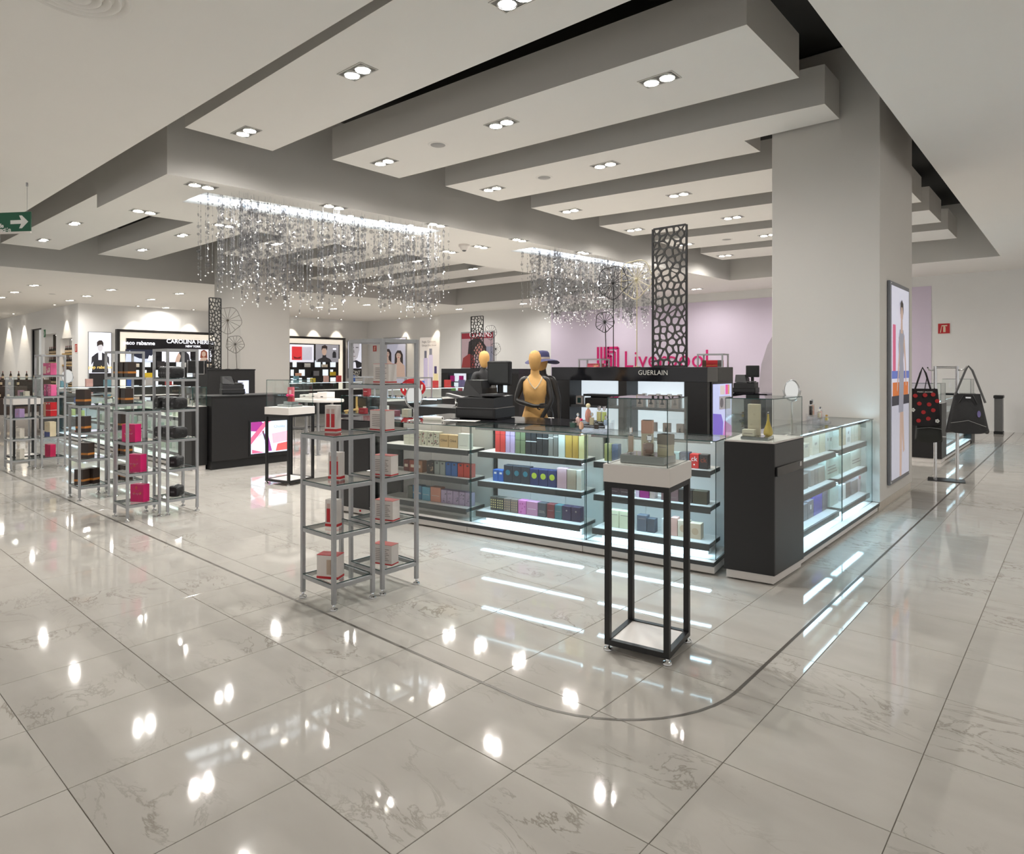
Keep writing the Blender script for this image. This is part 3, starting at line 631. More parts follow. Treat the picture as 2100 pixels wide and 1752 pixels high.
# ================================================================== GLASS COUNTERS
SH = (.785, .50, .215)                                   # shelf tops
def vitrine(O, rz, s0, s1, label, lit=True, D=.55, group='lit glass counters', top=1.03, led=None):
    c, s = math.cos(rz), math.sin(rz); W = s1-s0
    o = thing('glass_counter', label, 'counter', (O[0]+c*s0, O[1]+s*s0, 0), rz, group)
    MB().bbox(.003, W-.003, .02, D-.02, .012, .07, .002).build('kick_board', WHITEL, o)
    for x in (.12, W-.12):
        for y in (.08, D-.08): MB().lathe([(.02, 0), (.022, .006), (.012, .008), (.012, .014)], 10, (x, y, 0)).build('foot', BLACKM, o)
    MB().box(.001, W-.001, 0, D, .07, .1).build('plinth', SHELF, o); MB().box(.002, W-.002, .003, D-.04, .1, .103).build('deck', WHITEL, o)
    n = 3
    for i in range(n): MB().box(.03+(W-.06)*i/n+.0015, .03+(W-.06)*(i+1)/n-.0015, D-.045, D-.03, .104, top-.012).build('back_panel', WHITEL, o)
    MB().box(.001, W-.001, D-.028, D, .1, top-.006).build('outer_back', BLACK, o)
    pane(MB(), .004, W-.004, .07, .077, .104, top-.008).build('front_glass', GL, o)
    pane(MB(), .001, W-.001, .06, D, top-.007, top).build('top_glass', GL, o)
    for x in (.0045, W-.0105): pane(MB(), x, x+.006, .078, D-.047, .104, top-.008).build('side_glass', GL, o)
    MB().box(.1, W-.1, .2, .42, .104, SH[2]-.036).build('step', WHITEL, o)
    for i, z in enumerate(SH):
        e = .025 if i < 2 else .0
        b = MB().box(.06, W-.06, .125-.03*(i == 2), .40, z-.035, z-.004).build('shelf_board', SHELF, o)
        MB().box(.062, W-.062, .128-.03*(i == 2), .40, z-.004, z).build('shelf_top', WHITEL, b)
        MB().box(.06, W-.06, .112-.03*(i == 2), .1245-.03*(i == 2), z-.052, z-.002).build('shelf_lip', SHELF, b)
        if lit: MB().box(.075, W-.075, .14, .2, z-.042, z-.0352).build('led_strip', led or LED, b)
    if lit:
        MB().box(.05, W-.05, .086, .092, top-.03, top-.009).build('light_rail', CHROME, o); MB().box(.05, W-.05, .094, .125, top-.018, top-.0085).build('led_strip', led or LED, o)
    return o
ANG = R_(8.5); O1 = (-6.32, 4.15); U1 = (math.cos(ANG), math.sin(ANG)); N1 = (-U1[1], U1[0])
def along(px, O, u):
    d = _dir(px); return -(d[0]*O[1]-d[1]*O[0])/(d[0]*u[1]-d[1]*u[0])
def s1(px, y=0.0): return along(px, (O1[0]+N1[0]*y, O1[1]+N1[1]*y), U1)
def w1(s, y, z): return Vector((O1[0]+U1[0]*s+N1[0]*y, O1[1]+U1[1]*s+N1[1]*y, z))
SA, SB, SC, SD = .58, s1(964, .07), s1(1200, .07), s1(1464, .0)
vitrine(O1, ANG, SA, SB, 'dim glass counter at the left end of the front perfume counter', lit=False)
vitrine(O1, ANG, SB, SC, 'brightly lit glass counter in the middle of the front perfume counter')
vitrine(O1, ANG, SC, SD, 'brightly lit glass counter behind the nearest pedestal')
# black end cabinet of the front counter
o = thing('end_cabinet', 'black end cabinet at the left of the front glass counter', 'cabinet', (O1[0], O1[1], 0), ANG)
MB().bbox(.02, .56, .03, .52, .012, .075, .002).build('kick_board', WHITEL, o); MB().bbox(.0, .578, 0, .55, .075, 1.02, .003).build('body', BLACK, o)
MB().box(0, .578, 0, .55, 1.022, 1.03).build('top_panel', BLACKG, o)
MB().lathe([(.012, 0), (.012, .006), (.008, .008)], 12, (0, 0, 0)).build('round_button', RED, o, (.42, .028, .045)).rotation_euler = (math.pi/2, 0, 0)
for x in (.08, .5): MB().lathe([(.02, 0), (.02, .012)], 10, (x, .06, 0)).build('foot', BLACKM, o)
# black corner cabinet with its glass case
A_, B_, C_, D_ = (-2.055, 4.785), (-1.70, 4.84), (-1.685, 5.452), (-2.15, 5.40)
o = thing('corner_cabinet', 'tall black corner cabinet topped by a glass case', 'cabinet', (-1.9, 5.1, 0)); q = lambda *p, k=1.0: [((x+1.9)*k, (y-5.1)*k) for x, y in p]
MB().prism(q(A_, B_, C_, D_, k=.94), .012, .075).build('kick_board', WHITEL, o)
MB().prism(q(A_, B_, C_, D_), .075, 1.04).build('body', BLACK, o)
MB().prism(q(A_, B_, C_, D_, k=.985), 1.041, 1.052).build('white_top', WHITEL, o)
MB().box(.2045, .2165, -.235, .34, .80, .868).build('drawer_gap', BLACKG, o); 
MB().add([(.2, -.255, .872), (.203, -.25, .872), (.2175, .345, .872), (.212, .345, .872), (.2, -.255, 1.035), (.203, -.25, 1.035), (.2175, .345, 1.035), (.212, .345, 1.035)], [(3,2,1,0),(4,5,6,7),(0,1,5,4),(1,2,6,5),(2,3,7,6),(3,0,4,7)]).build('drawer_front', mat('dark_grey_laminate', srgb(58, 58, 58), .4), o)
MB().add([(.2, -.255, .08), (.203, -.25, .08), (.2175, .345, .08), (.212, .345, .08), (.2, -.255, .797), (.203, -.25, .797), (.2175, .345, .797), (.212, .345, .797)], [(3,2,1,0),(4,5,6,7),(0,1,5,4),(1,2,6,5),(2,3,7,6),(3,0,4,7)]).build('door_panel', MATS['dark_grey_laminate'], o)
MB().box(.2165, .22, .25, .29, .825, .86).build('lock', CHROME, o)
pp = q(A_, B_, C_, D_, k=.97); pq = q(A_, B_, C_, D_, k=.955)
for i in range(4):
    j = (i+1) % 4; mb = MB(); mb.prism([pp[i], pp[j], pq[j], pq[i]], 1.053, 1.365, 1); mb.m[2] = 0; mb.m[4] = 0; mb.build('case_glass', GL, o)
mb = MB(); mb.prism(pp, 1.3655, 1.371, 1); mb.m[0] = mb.m[1] = 0; mb.build('case_lid', GL, o)
for x, y in ((-.1, -.22), (.15, -.2), (.15, .28)): MB().lathe([(.018, 0), (.018, .012)], 10, (x, y, 0)).build('foot', BLACKM, o)
CG = 'perfume in the corner glass case'; zc = 1.0525
PCN = ((-1.9, 5.1), ANG, 0)
riser(PCN, 'thin mirrored plate in the corner glass case', .2, .2, .022, z=zc, x=0.0, y=-.1); zc += .0245
carton('perfume_carton', 'flat cream carton lying in the corner glass case', CG, loc_in(PCN, -.05, -.14, zc), ANG, .09, .07, .05, cm(210, 204, 184), [('lines', 1, .02, .01, GRYL)])
carton('perfume_carton', 'tall pale beige carton in the corner glass case', CG, loc_in(PCN, -.03, -.06, zc), ANG, .085, .06, .24, cm(206, 196, 172), [('blob', 2, 5, cm(196, 184, 160))])
bottle('long-necked golden drop-shaped perfume bottle in the corner glass case', CG, loc_in(PCN, .075, -.075, zc), 0, .07, .07, .195, LQ(206, 178, 84), CHROME, 'drop')
# right-hand counter along the aisle
vitrine((-1.70, 5.46), math.pi/2, 0, 1.44, 'lit glass counter beside the black corner cabinet on the aisle side'); vitrine((-1.70, 5.46), math.pi/2, 1.44, 2.64, 'lit glass counter ending against the large white column')

# ---------------- cartons in the counters
ROWN = ['top', 'middle', 'bottom']; ORDX = ORD+['eighth', 'ninth', 'tenth', 'eleventh', 'twelfth', 'thirteenth', 'fourteenth', 'fifteenth', 'sixteenth', 'seventeenth']
WL = cm(240, 240, 236)
def fill(sec, row, items, conv, gname, off=.19, dep=.075):
    for k, (px0, px1, h, c, word, parts) in enumerate(items):
        a, b = s1(px0, off), s1(px1, off); wd = b-a-.003
        carton('perfume_carton', '%s carton, %s shelf of the %s, %s from left' % (word, ROWN[row], sec, ORDX[k]), gname, w1((a+b)/2, off+dep/2, SH[row]+.0005), ANG, wd, dep, h, c, parts)
Z = lambda u: 760+.2381*u
secA, secB, secC = 'dim left glass counter', 'middle lit glass counter', 'lit counter behind the pedestal'
ivory = cm(222, 220, 204); flor = [('blob', 12, 3, cm(70, 74, 68)), ('blob', 6, 8, cm(150, 90, 90))]
fill(secA, 0, [(Z(285), Z(335), .135, ivory, 'ivory', [('lines', 1, .07, .006, GRYL)]), (Z(335), Z(383), .135, ivory, 'ivory', [('lines', 1, .07, .006, GRYL)])]
     + [(Z(a), Z(b), .15, cm(206, 202, 182), 'flower-patterned', [('blob', 12, a, cm(70, 74, 68)), ('blob', 5, b, cm(156, 96, 96))]) for a, b in ((385, 435), (437, 485), (487, 537), (539, 590))]
     + [(Z(592), Z(669), .13, cm(206, 176, 128), 'tan', [('text', 'Chloé', .034, .07, cm(60, 50, 40))]), (Z(671), Z(748), .13, cm(206, 176, 128), 'tan', [('text', 'Chloé', .034, .07, cm(60, 50, 40))]), (Z(752), Z(846), .15, cm(226, 228, 218), 'white', [('lines', 1, .03, .006, GRYL)])], None, 'cartons in the dim left counter')
orn = cm(206, 66, 50)
fill(secA, 1, [(Z(a), Z(b), .12, c, n, [('rect', -.022, .022, .045, .075, cm(226, 206, 186))]) for a, b, c, n in ((283, 330, cm(120, 52, 44), 'maroon'), (332, 386, cm(150, 70, 54), 'copper'), (388, 445, cm(170, 120, 84), 'bronze'))]
     + [(Z(482), Z(545), .13, cm(52, 44, 40), 'dark photo-printed', [('blob', 7, 2, cm(176, 150, 126))])]
     + [(Z(a), Z(b), .135, c, n, [('rect', -.012, .012, .108, .124, cm(70, 72, 72))]) for a, b, c, n in ((548, 594, cm(150, 156, 152), 'grey'), (596, 642, cm(156, 162, 158), 'grey'), (644, 693, cm(54, 104, 176), 'blue'), (695, 746, cm(58, 110, 182), 'blue'), (749, 800, orn, 'orange red'), (802, 866, orn, 'orange red'))], None, 'cartons in the dim left counter')
fill(secA, 2, [(Z(318), Z(360), .13, cm(96, 98, 90), 'murky green', []), (Z(362), Z(400), .145, cm(48, 112, 150), 'blue', [('lines', 2, .06, .01, WL)]), (Z(402), Z(440), .145, cm(48, 112, 150), 'blue', [('lines', 2, .06, .01, WL)]), (Z(442), Z(512), .14, cm(96, 160, 186), 'light blue', [('lines', 1, .06, .008, WL)]), (Z(514), Z(604), .15, cm(206, 140, 118), 'salmon', [('lines', 1, .06, .008, WL)])]
     + [(Z(605+52*i), Z(655+52*i), .135, cm(178, 158, 188), 'lilac patterned', [('blob', 5, i, cm(110, 100, 120))]) for i in range(5)], None, 'cartons in the dim left counter')
gb = 'cartons in the middle lit counter'
def line(z, m): return [('band', z, z+.006, m)]
blk = cm(34, 34, 36)
fill(secB, 0, [(Z(a), Z(b), .205, c, n, p) for a, b, c, n, p in (
    (1072, 1115, cm(206, 60, 52), 'tall red', line(.165, cm(170, 50, 44))), (1117, 1159, cm(206, 60, 52), 'tall red', line(.165, cm(170, 50, 44))), (1161, 1200, cm(186, 160, 192), 'tall lilac', line(.16, cm(140, 120, 150))), (1202, 1243, cm(186, 160, 192), 'tall lilac', line(.16, cm(140, 120, 150))),
    (1245, 1288, cm(112, 122, 88), 'tall olive', line(.125, cm(70, 74, 56))), (1290, 1332, cm(112, 122, 88), 'tall olive', line(.125, cm(70, 74, 56))), (1334, 1380, blk, 'tall black', line(.12, WL)), (1382, 1428, blk, 'tall black', line(.12, WL)), (1430, 1478, blk, 'tall black', line(.155, WL)), (1480, 1528, blk, 'tall black', line(.155, WL)),
    (1530, 1572, cm(128, 124, 116), 'tall silver grey', line(.165, WL)), (1574, 1614, cm(120, 116, 108), 'tall silver grey', line(.18, WL)), (1616, 1674, cm(200, 206, 196), 'tall pale silver', []), (1676, 1735, cm(184, 146, 64), 'tall gold', []), (1737, 1789, cm(180, 142, 62), 'tall gold', []), (1791, 1842, cm(206, 196, 140), 'tall pale gold', []))], None, gb)
tl, lm, nv, bk2 = cm(46, 120, 138), cm(190, 206, 60), cm(36, 44, 92), cm(44, 46, 54)
fill(secB, 1, [(Z(a), Z(b), .11, cm(44, 96, 176), 'small blue', [('rect', -.014, .014, .07, .088, WL)]) for a, b in ((1052, 1096), (1098, 1143))] +
     [(Z(a), Z(a+73), .165, bk2, 'dark teal-disc', [('disc', .026, .095, 0, tl)]) for a in (1146, 1221, 1296)] + [(Z(a), Z(a+75), .155, nv, 'navy lime-disc', [('disc', .028, .09, 0, lm)]) for a in (1371, 1448, 1525)] +
     [(Z(1604), Z(1688), .185, cm(196, 158, 164), 'pink', []), (Z(1690), Z(1770), .18, cm(170, 152, 132), 'beige', []), (Z(1772), Z(1816), .18, cm(206, 200, 186), 'pale beige', [])], None, gb)
fill(secB, 2, [(Z(a), Z(b), .13, c, n, p) for a, b, c, n, p in (
    (1030, 1084, cm(62, 58, 50), 'gold-studded dark', [('dots', 3, 4, cm(206, 190, 130))]), (1086, 1144, cm(62, 58, 50), 'gold-studded dark', [('dots', 3, 4, cm(206, 190, 130))]), (1146, 1204, cm(120, 106, 98), 'studded taupe', [('dots', 3, 4, cm(170, 140, 110))]), (1206, 1266, cm(124, 108, 98), 'studded taupe', [('dots', 3, 4, cm(170, 140, 110))]),
    (1270, 1340, cm(206, 116, 176), 'marbled pink', [('blob', 6, 1, cm(176, 80, 140))]), (1342, 1438, cm(186, 130, 158), 'dusty pink', [('lines', 1, .06, .006, WL)]), (1441, 1510, cm(74, 72, 78), 'dark grey', [('lines', 2, .04, .012, GRYL)]), (1518, 1583, cm(116, 44, 46), 'dark red', [('lines', 1, .07, .008, GRYL)]), (1585, 1646, cm(72, 108, 112), 'teal grey', [('lines', 1, .07, .008, GRYL)]), (1649, 1726, cm(62, 46, 72), 'dark purple', [('disc', .008, .09, 0, GRYL)]), (1728, 1808, cm(62, 46, 72), 'dark purple', [('disc', .008, .09, 0, GRYL)]))], None, gb)
Z = lambda u: 1180+.1712*u; gc = 'cartons in the lit counter behind the pedestal'
fill(secC, 0, [(Z(a), Z(b), hh, c, n, p) for a, b, hh, c, n, p in (
    (345, 433, .15, cm(140, 136, 84), 'olive', []), (435, 510, .15, cm(54, 72, 104), 'dark blue', []), (620, 740, .10, cm(176, 150, 130), 'tan', []), (1000, 1120, .12, cm(196, 190, 160), 'cream', []), (1150, 1245, .12, cm(180, 196, 190), 'pale green', []), (1250, 1364, .125, cm(84, 84, 98), 'slate', [('text', 'ck', .05, .07, cm(160, 160, 170))]), (1368, 1478, .115, cm(206, 40, 36), 'bright red', [('text', 'ck', .055, .075, WL), ('disc', .006, .03, 0, WL)]), (1481, 1588, .115, cm(52, 40, 38), 'dark brown', [('text', 'ck', .055, .07, cm(160, 66, 40))]))], None, gc)
fill(secC, 1, [(Z(a), Z(b), .105, c, n, p) for a, b, c, n, p in (
    (345, 530, cm(64, 40, 46), 'burgundy', [('lines', 1, .03, .006, GRYL)]), (533, 650, cm(64, 40, 46), 'burgundy', [('lines', 1, .03, .006, GRYL)]), (720, 765, cm(226, 200, 226), 'pale lilac', []), (767, 885, cm(160, 26, 130), 'vivid magenta', []), (888, 950, cm(196, 176, 170), 'pale mauve', []), (1025, 1233, cm(128, 98, 100), 'wide mauve', [('lines', 1, .03, .006, GRYL)]), (1236, 1400, cm(58, 50, 46), 'dark brown', []), (1403, 1580, cm(76, 66, 48), 'bronze', []))], None, gc)
fill(secC, 2, [(Z(a), Z(b), hh, c, n, p) for a, b, hh, c, n, p in (
    (400, 521, .15, cm(222, 222, 190), 'cream lettered', [('lines', 1, .11, .012, GRYL)]), (523, 646, .15, cm(222, 222, 190), 'cream lettered', [('lines', 1, .11, .012, GRYL)]), (735, 853, .135, cm(92, 96, 108), 'slate grey', [('lines', 1, .105, .012, GRYL)]), (856, 950, .115, cm(78, 82, 92), 'slate grey', []), (1030, 1139, .13, cm(206, 206, 206), 'photo-printed', [('blob', 7, 4, cm(46, 46, 48)), ('disc', .016, .1, 0, cm(46, 46, 48))]), (1142, 1220, .15, cm(216, 170, 158), 'pale pink', []), (1223, 1360, .135, cm(222, 206, 186), 'peach cream', [('disc', .03, .07, 0, cm(206, 176, 148))]), (1362, 1505, .125, cm(216, 192, 166), 'peach cream', [('disc', .028, .06, 0, cm(200, 168, 138))]))], None, gc)
# aisle-side counter: rows seen at a sharp angle
Z = lambda u: 1620+.2055*u
def fillr(row, items, sec, near):
    for k, (u0, u1, h, c, n, p) in enumerate(items):
        y0 = PX(Z(u0), 900, -1.89).y; y1 = PX(Z(u1), 900, -1.89).y
        carton('perfume_carton', '%s carton, %s shelf of the aisle-side %s, %s along' % (n, ROWN[row], sec, ORDX[k]), 'cartons in the aisle-side counter', (-1.93, (y0+y1)/2, SH[row]+.0005), math.pi/2, max(.03, y1-y0-.003), .075, h, c, p)
sN, sF = 'counter by the corner cabinet', 'counter by the column'
iv, wg = cm(226, 222, 204), cm(222, 230, 222)
cir = [('disc', .012, .1, -.018, GRYL), ('disc', .012, .1, .018, GRYL)]
fillr(0, [(132, 200, .125, cm(206, 198, 178), 'beige twin-circle', cir), (228, 295, .2, iv, 'tall ivory', cir), (297, 356, .2, cm(216, 208, 180), 'tall cream', []), (360, 428, .205, wg, 'tall white', [('blob', 2, 3, GRYL)]), (430, 492, .2, wg, 'tall white', [])], sN, 1)
fillr(0, [(520, 560, .19, cm(206, 190, 160), 'tan', []), (562, 612, .19, WL, 'white crested', [('disc', .016, .12, 0, GRYL), ('rect', -.05, .05, .02, .07, cm(196, 196, 192))]), (614, 645, .2, iv, 'ivory', []), (647, 682, .2, iv, 'ivory', []), (684, 716, .2, cm(214, 204, 178), 'cream', [])], sF, 0)
fillr(1, [(132, 186, .14, cm(120, 112, 106), 'taupe', []), (210, 250, .15, cm(160, 152, 146), 'grey', []), (252, 284, .15, cm(150, 142, 136), 'grey', []), (286, 350, .15, cm(166, 160, 150), 'grey', []), (360, 490, .2, cm(206, 220, 208), 'large pale green', [('lines', 3, .05, .03, GRYL)])], sN, 1)
fillr(1, [(515, 605, .19, cm(200, 206, 190), 'wide pale', []), (608, 716, .2, cm(216, 220, 206), 'wide white', [('lines', 2, .05, .03, GRYL)])], sF, 0)
fillr(2, [(132, 180, .15, cm(110, 106, 112), 'slate', []), (182, 240, .16, cm(120, 114, 120), 'slate', [('rect', -.015, .015, .08, .12, WL)]), (242, 325, .2, cm(84, 74, 168), 'violet', []), (327, 380, .2, cm(110, 106, 120), 'grey', []), (400, 440, .19, wg, 'slim white', []), (442, 485, .19, wg, 'slim white', [])], sN, 1)
fillr(2, [(515, 560, .16, WL, 'white', []), (562, 605, .16, cm(120, 104, 98), 'taupe', []), (620, 680, .15, cm(150, 136, 134), 'mauve grey', []), (684, 716, .18, cm(226, 210, 214), 'pink-spotted white', [('disc', .02, .15, 0, cm(226, 60, 110))])], sF, 0)
# things standing on the counters
def tabletop_mirror(p, rz, r, hz, label, tilt=0.0):
    o = thing('table_mirror', label, 'mirror', p, rz, 'oval table mirrors')
    MB().lathe([(.07, 0), (.07, .006), (.02, .012), (.009, .02), (.008, hz-r*1.25-.01)], 20).build('stand', CHROME, o)
    n = 28; sup = [(math.sin(t)*(r+.014), 0, hz-math.cos(t)*(r*1.22+.01)) for t in [math.pi*(-.5+i/16) for i in range(17)]]
    MB().tube([(x, .0, z) for x, _, z in sup], .005, 6).build('yoke', CHROME, o)
    e = [(r*math.cos(t), hz+1.22*r*math.sin(t)) for t in [2*math.pi*i/n for i in range(n)]]
    MB().slab(e, -.004, .004).build('mirror_glass', MIRROR, o); MB().tube([(x, 0, z) for x, z in e], .006, 6, closed=True).build('rim', CHROME, o)
    return o
tabletop_mirror(PZ(1624, 893, 1.03), R_(-18), .068, .38, 'oval swivel mirror standing on the aisle-side counter')
q = PZ(849, 863, 1.03); tabletop_mirror(q, R_(84), .1, .26, 'oval swivel mirror on the left of the front counter')
# tester trays of perfume on the counter tops
def tray(p, rz, w, label):
    o = thing('acrylic_tray', label, 'tray', p, rz, 'clear tester trays')
    for k in range(3): MB().box(-w/2, w/2, -.06+.05*k, -.012+.05*k, .0, .012+.03*k).build('step', ACRYL, o)
    for s in (-1, 1): MB().slab([(-.06, 0), (.1, 0), (.1, .1), (.04, .1)], -.0015, .0015).build('side_wing', ACRYL, o, (s*(w/2+.003), 0, 0), math.pi/2)
    return o
tp = PZ(1210, 884, 1.03); tp.z = 1.0305; tray(tp, ANG, .38, 'clear stepped tray of tester perfumes on the front counter')
tg = 'tester perfumes on the front counter'
for k, (dx, st, wd, hh, c, capm, shp, lab) in enumerate([(-.15, 0, .075, .09, cm(20, 62, 48, .2), BLACKG, 'rect', 'squat dark green bottle with black cap'), (-.07, 0, .045, .1, LQ(206, 150, 120), cm(220, 24, 80), 'round', 'bottle with a hot pink round stopper'), (-.13, 1, .05, .11, LQ(226, 190, 180), CHROME, 'round', 'pale pink round bottle'), (-.05, 2, .06, .17, LQ(214, 150, 132), cm(226, 206, 160), 'round', 'peach bottle with a flower stopper'),
      (.01, 1, .05, .12, LQ(206, 186, 150), CHROME, 'rect', 'champagne square bottle'), (.06, 2, .055, .15, LQ(220, 206, 140), CHROME, 'rect', 'pale yellow square bottle'), (.11, 2, .05, .15, LQ(206, 214, 120), CHROME, 'rect', 'lime square bottle'), (.08, 0, .05, .08, LQ(60, 48, 44), cm(60, 54, 50), 'rect', 'small dark brown bottle'), (.15, 1, .05, .1, LQ(170, 180, 200), CHROME, 'rect', 'pale blue square bottle')]):
    P3 = ((tp.x, tp.y), ANG, 0); zz = tp.z+.0125+.03*st
    bottle(lab+' in the tester tray on the front counter', tg, loc_in(P3, dx, -.035+.05*st, zz), ANG, wd, wd*.7, hh, c, capm, shp)
tp = PZ(1683, 868, 1.03); tp.z = 1.0305; tray(tp, math.pi/2, .3, 'clear stepped tray of testers on the aisle-side counter')
for k, (dx, st, hh, c, capm, lab) in enumerate([(-.1, 2, .16, LQ(40, 34, 32), BLACKG, 'black tall tester bottle'), (-.05, 2, .17, LQ(206, 150, 130), CHROME, 'rose tester bottle with crystal stopper'), (.0, 1, .1, LQ(216, 206, 180), cm(236, 232, 220), 'cream tester bottle'), (.05, 1, .12, LQ(226, 180, 170), CHROME, 'blush tester bottle'), (.08, 0, .07, LQ(206, 180, 110), GOLD, 'small golden tester bottle')]):
    bottle(lab+' on the aisle-side counter', 'testers on the aisle-side counter', loc_in(((tp.x, tp.y), math.pi/2, 0), dx, -.035+.05*st, tp.z+.0125+.03*st), math.pi/2, .045, .035, hh, c, capm, 'rect')

# ================================================================== BACK DESK AND TILLS behind the front counter
BD0, BD1 = w1(.6, .62, 0), w1(3.2, .62, 0)
o = thing('service_desk', 'black service desk behind the front glass counter', 'desk', BD0, ANG)
MB().bbox(0, 2.1, 0, .75, .0, 1.0, .004).build('body', BLACK, o); MB().bbox(-.01, 2.11, -.01, .76, 1.0, 1.03, .003).build('desk_top', BLACKG, o)
def till(p, rz, label, k=1.0, screen=True):
    o = thing('cash_register', label, 'cash register', p, rz, 'black cash registers'); o.scale = (k, k, k)
    MB().bbox(-.22, .22, -.21, .21, .005, .11, .006).build('cash_drawer', BLACKM, o); MB().box(-.2, .2, -.214, -.21, .03, .085).build('drawer_front', mat('till_plastic', srgb(42, 42, 44), .5), o)
    for x in (-.19, .19): MB().box(x-.02, x+.02, -.15, .15, 0, .006).build('foot', BLACKM, o)
    MB().add([(-.21, -.19, .111), (.2, -.19, .111), (.2, .2, .111), (-.21, .2, .111), (-.21, -.19, .2), (.2, -.19, .2), (.2, .2, .22), (-.21, .2, .22)], [(3,2,1,0),(4,5,6,7),(0,1,5,4),(1,2,6,5),(2,3,7,6),(3,0,4,7)]).build('base_unit', MATS['till_plastic'], o)
    MB().add([(-.2, -.12, .221), (.03, -.12, .206), (.03, .18, .226), (-.2, .18, .226), (-.2, -.05, .37), (-.02, -.06, .37), (-.02, .16, .37), (-.2, .16, .37), (.03, -.12, .29), (.03, .18, .29)], [(0,3,2,1),(4,5,6,7),(0,1,8,5,4),(2,3,7,6,9),(3,0,4,7),(1,2,9,8),(5,8,9,6)]).build('printer', BLACKM, o)
    MB().box(.035, .19, -.17, .05, .222, .24).build('keyboard', mat('till_keys', srgb(70, 70, 72), .5, noise=.4, scale=200), o)
    if screen:
        MB().cyl((.1, .12, .22), (.1, .12, .34), .03, 12).build('screen_post', BLACKM, o)
        s = MB().bbox(-.02, .24, .06, .11, .32, .56, .01).build('monitor', BLACKM, o); MB().box(.0, .22, .055, .06, .345, .54).build('screen', mat('dark_screen', srgb(48, 50, 50), .25), s)
    return o
p = PZ(996, 856, 1.035); p.z = 1.0305; till(p, R_(14), 'large black cash register with monitor behind the front counter', 1.15)
p = PZ(888, 861, 1.035); o = thing('paper_roll', 'white rolled paper lying on the black service desk', 'paper roll', (p.x, p.y, 1.0305), R_(15)); MB().cyl((-.12, 0, .022), (.12, 0, .022), .022, 16).build('roll', PAPER, o); MB().cyl((.1195, 0, .022), (.1215, 0, .022), .012, 12).build('core', BLACKM, o)
p = PZ(945, 862, 1.035); o = thing('paper_sheet', 'white paper sheet lying before the black cash register', 'paper', (p.x, p.y, 1.0305), R_(20)); MB().box(-.2, .2, -.07, .07, 0, .002).build('sheet', PAPER, o); MB().box(-.17, .17, -.055, -.05, .002, .0025).box(-.17, .1, -.03, -.025, .002, .0025).build('printed_lines', GRYL, o)
p = PZ(930, 860, 1.035); o = thing('cable_bundle', 'small black cable bundle on the service desk', 'cable', (p.x-.0, p.y, 1.0335)); MB().tube([(.05*math.cos(t)*(1+.2*math.sin(3*t)), .03*math.sin(t), .008+.006*math.sin(2*t)) for t in [i*.6 for i in range(20)]], .004, 5).build('cord', BLACKM, o); MB().bbox(.04, .075, -.012, .012, 0, .02, .004).build('plug', BLACKM, o)

# ================================================================== LIT BLACK FIXTURE with the screen tower
def fixture(x0, x1, y0, D, H, wins, zb, label, sign=None, mids=()):
    o = thing('display_fixture', label, 'display case', (x0, y0, 0)); W = x1-x0
    MB().bbox(0, W, .3, D, 0, H, .004).build('back_body', BLACK, o); MB().box(0, W, 0, .3, 0, zb).build('lower_body', BLACK, o)
    zt = wins[0][3]; MB().bbox(0, W, 0, .3, zt, H, .003).build('header', BLACKG, o)
    ex = [0]+[v for w_ in wins for v in (w_[0]-x0, w_[1]-x0)]+[W]
    for i in range(0, len(ex), 2): MB().box(ex[i], ex[i+1], 0, .3, zb, zt).build('upright', BLACK, o)
    for (a, b, c, d_) in wins:
        MB().box(a-x0+.001, b-x0-.001, .285, .298, zb+.001, zt-.001).build('backlit_panel', BACKLIT, o)
        for z in mids: MB().box(a-x0+.001, b-x0-.001, .02, .284, z-.03, z).build('shelf', SHELF, o)
    return o
FX0, FX1, FY = -5.66, -3.34, 7.3
W1 = (PY(1168, 800, FY).x, PY(1268, 800, FY).x); W2 = (PY(1285, 800, FY).x, PY(1403, 800, FY).x)
gf = fixture(FX0, FX1, FY, .75, 1.605, [(*W1, .72, 1.425), (*W2, .72, 1.425)], .74, 'large black display fixture with two backlit bays and silver lettering', mids=(1.09,))
c = PY(1339, 765, FY); text('sign_lettering', 'GUERLAIN', .085, cm(200, 198, 192, .3), gf, (c.x-FX0, -.004, c.z), bold=0.0, space=1.05)
DR = mat('dress_print', srgb(40, 38, 40), .6); GBX = cm(140, 128, 122)
def dress_box(p, k, row):
    o = carton('perfume_carton', 'grey dress-print carton, %s shelf of the right backlit bay, %s from left' % (row, ORD[k]), 'dress-print cartons in the backlit bay', p, 0, .095, .05, .165, GBX, [])
    MB().slab([(-.012, .13), (-.006, .105), (.006, .105), (.012, .13), (.016, .13), (.011, .09), (.008, .08), (.03, .045), (.0, .038), (-.03, .045), (-.008, .08), (-.011, .09), (-.016, .13)], -.0262, -.025).build('dress_print', DR, o); MB().box(-.02, .02, -.0262, -.025, .018, .022).build('printed_line', DR, o)
    return o
for k, px in enumerate((1314, 1337, 1360, 1386)): p = PY(px, 820, FY+.12); dress_box((p.x, p.y, 1.0905), k, 'upper')
for k, px in enumerate((1340, 1368, 1396)): p = PY(px, 880, FY+.12); dress_box((p.x, p.y, .7405), k, 'lower')
for k, px in enumerate((1322, 1350, 1373, 1394)): p = PY(px, 820, FY+.2); carton('perfume_carton', 'narrow white carton behind the dress cartons, %s from the left' % ORD[k], 'white cartons in the backlit bay', (p.x, p.y, 1.0905), 0, .05, .04, .175, WL, [('lines', 1, .05, .01, GRYL)])
p = PY(1190, 825, FY+.15); carton('perfume_carton', 'small photo-printed carton in the left backlit bay', 'items in the left backlit bay', (p.x, p.y, 1.0905), 0, .11, .05, .12, cm(170, 160, 154), [('rect', -.03, .03, .02, .09, cm(30, 60, 58))])
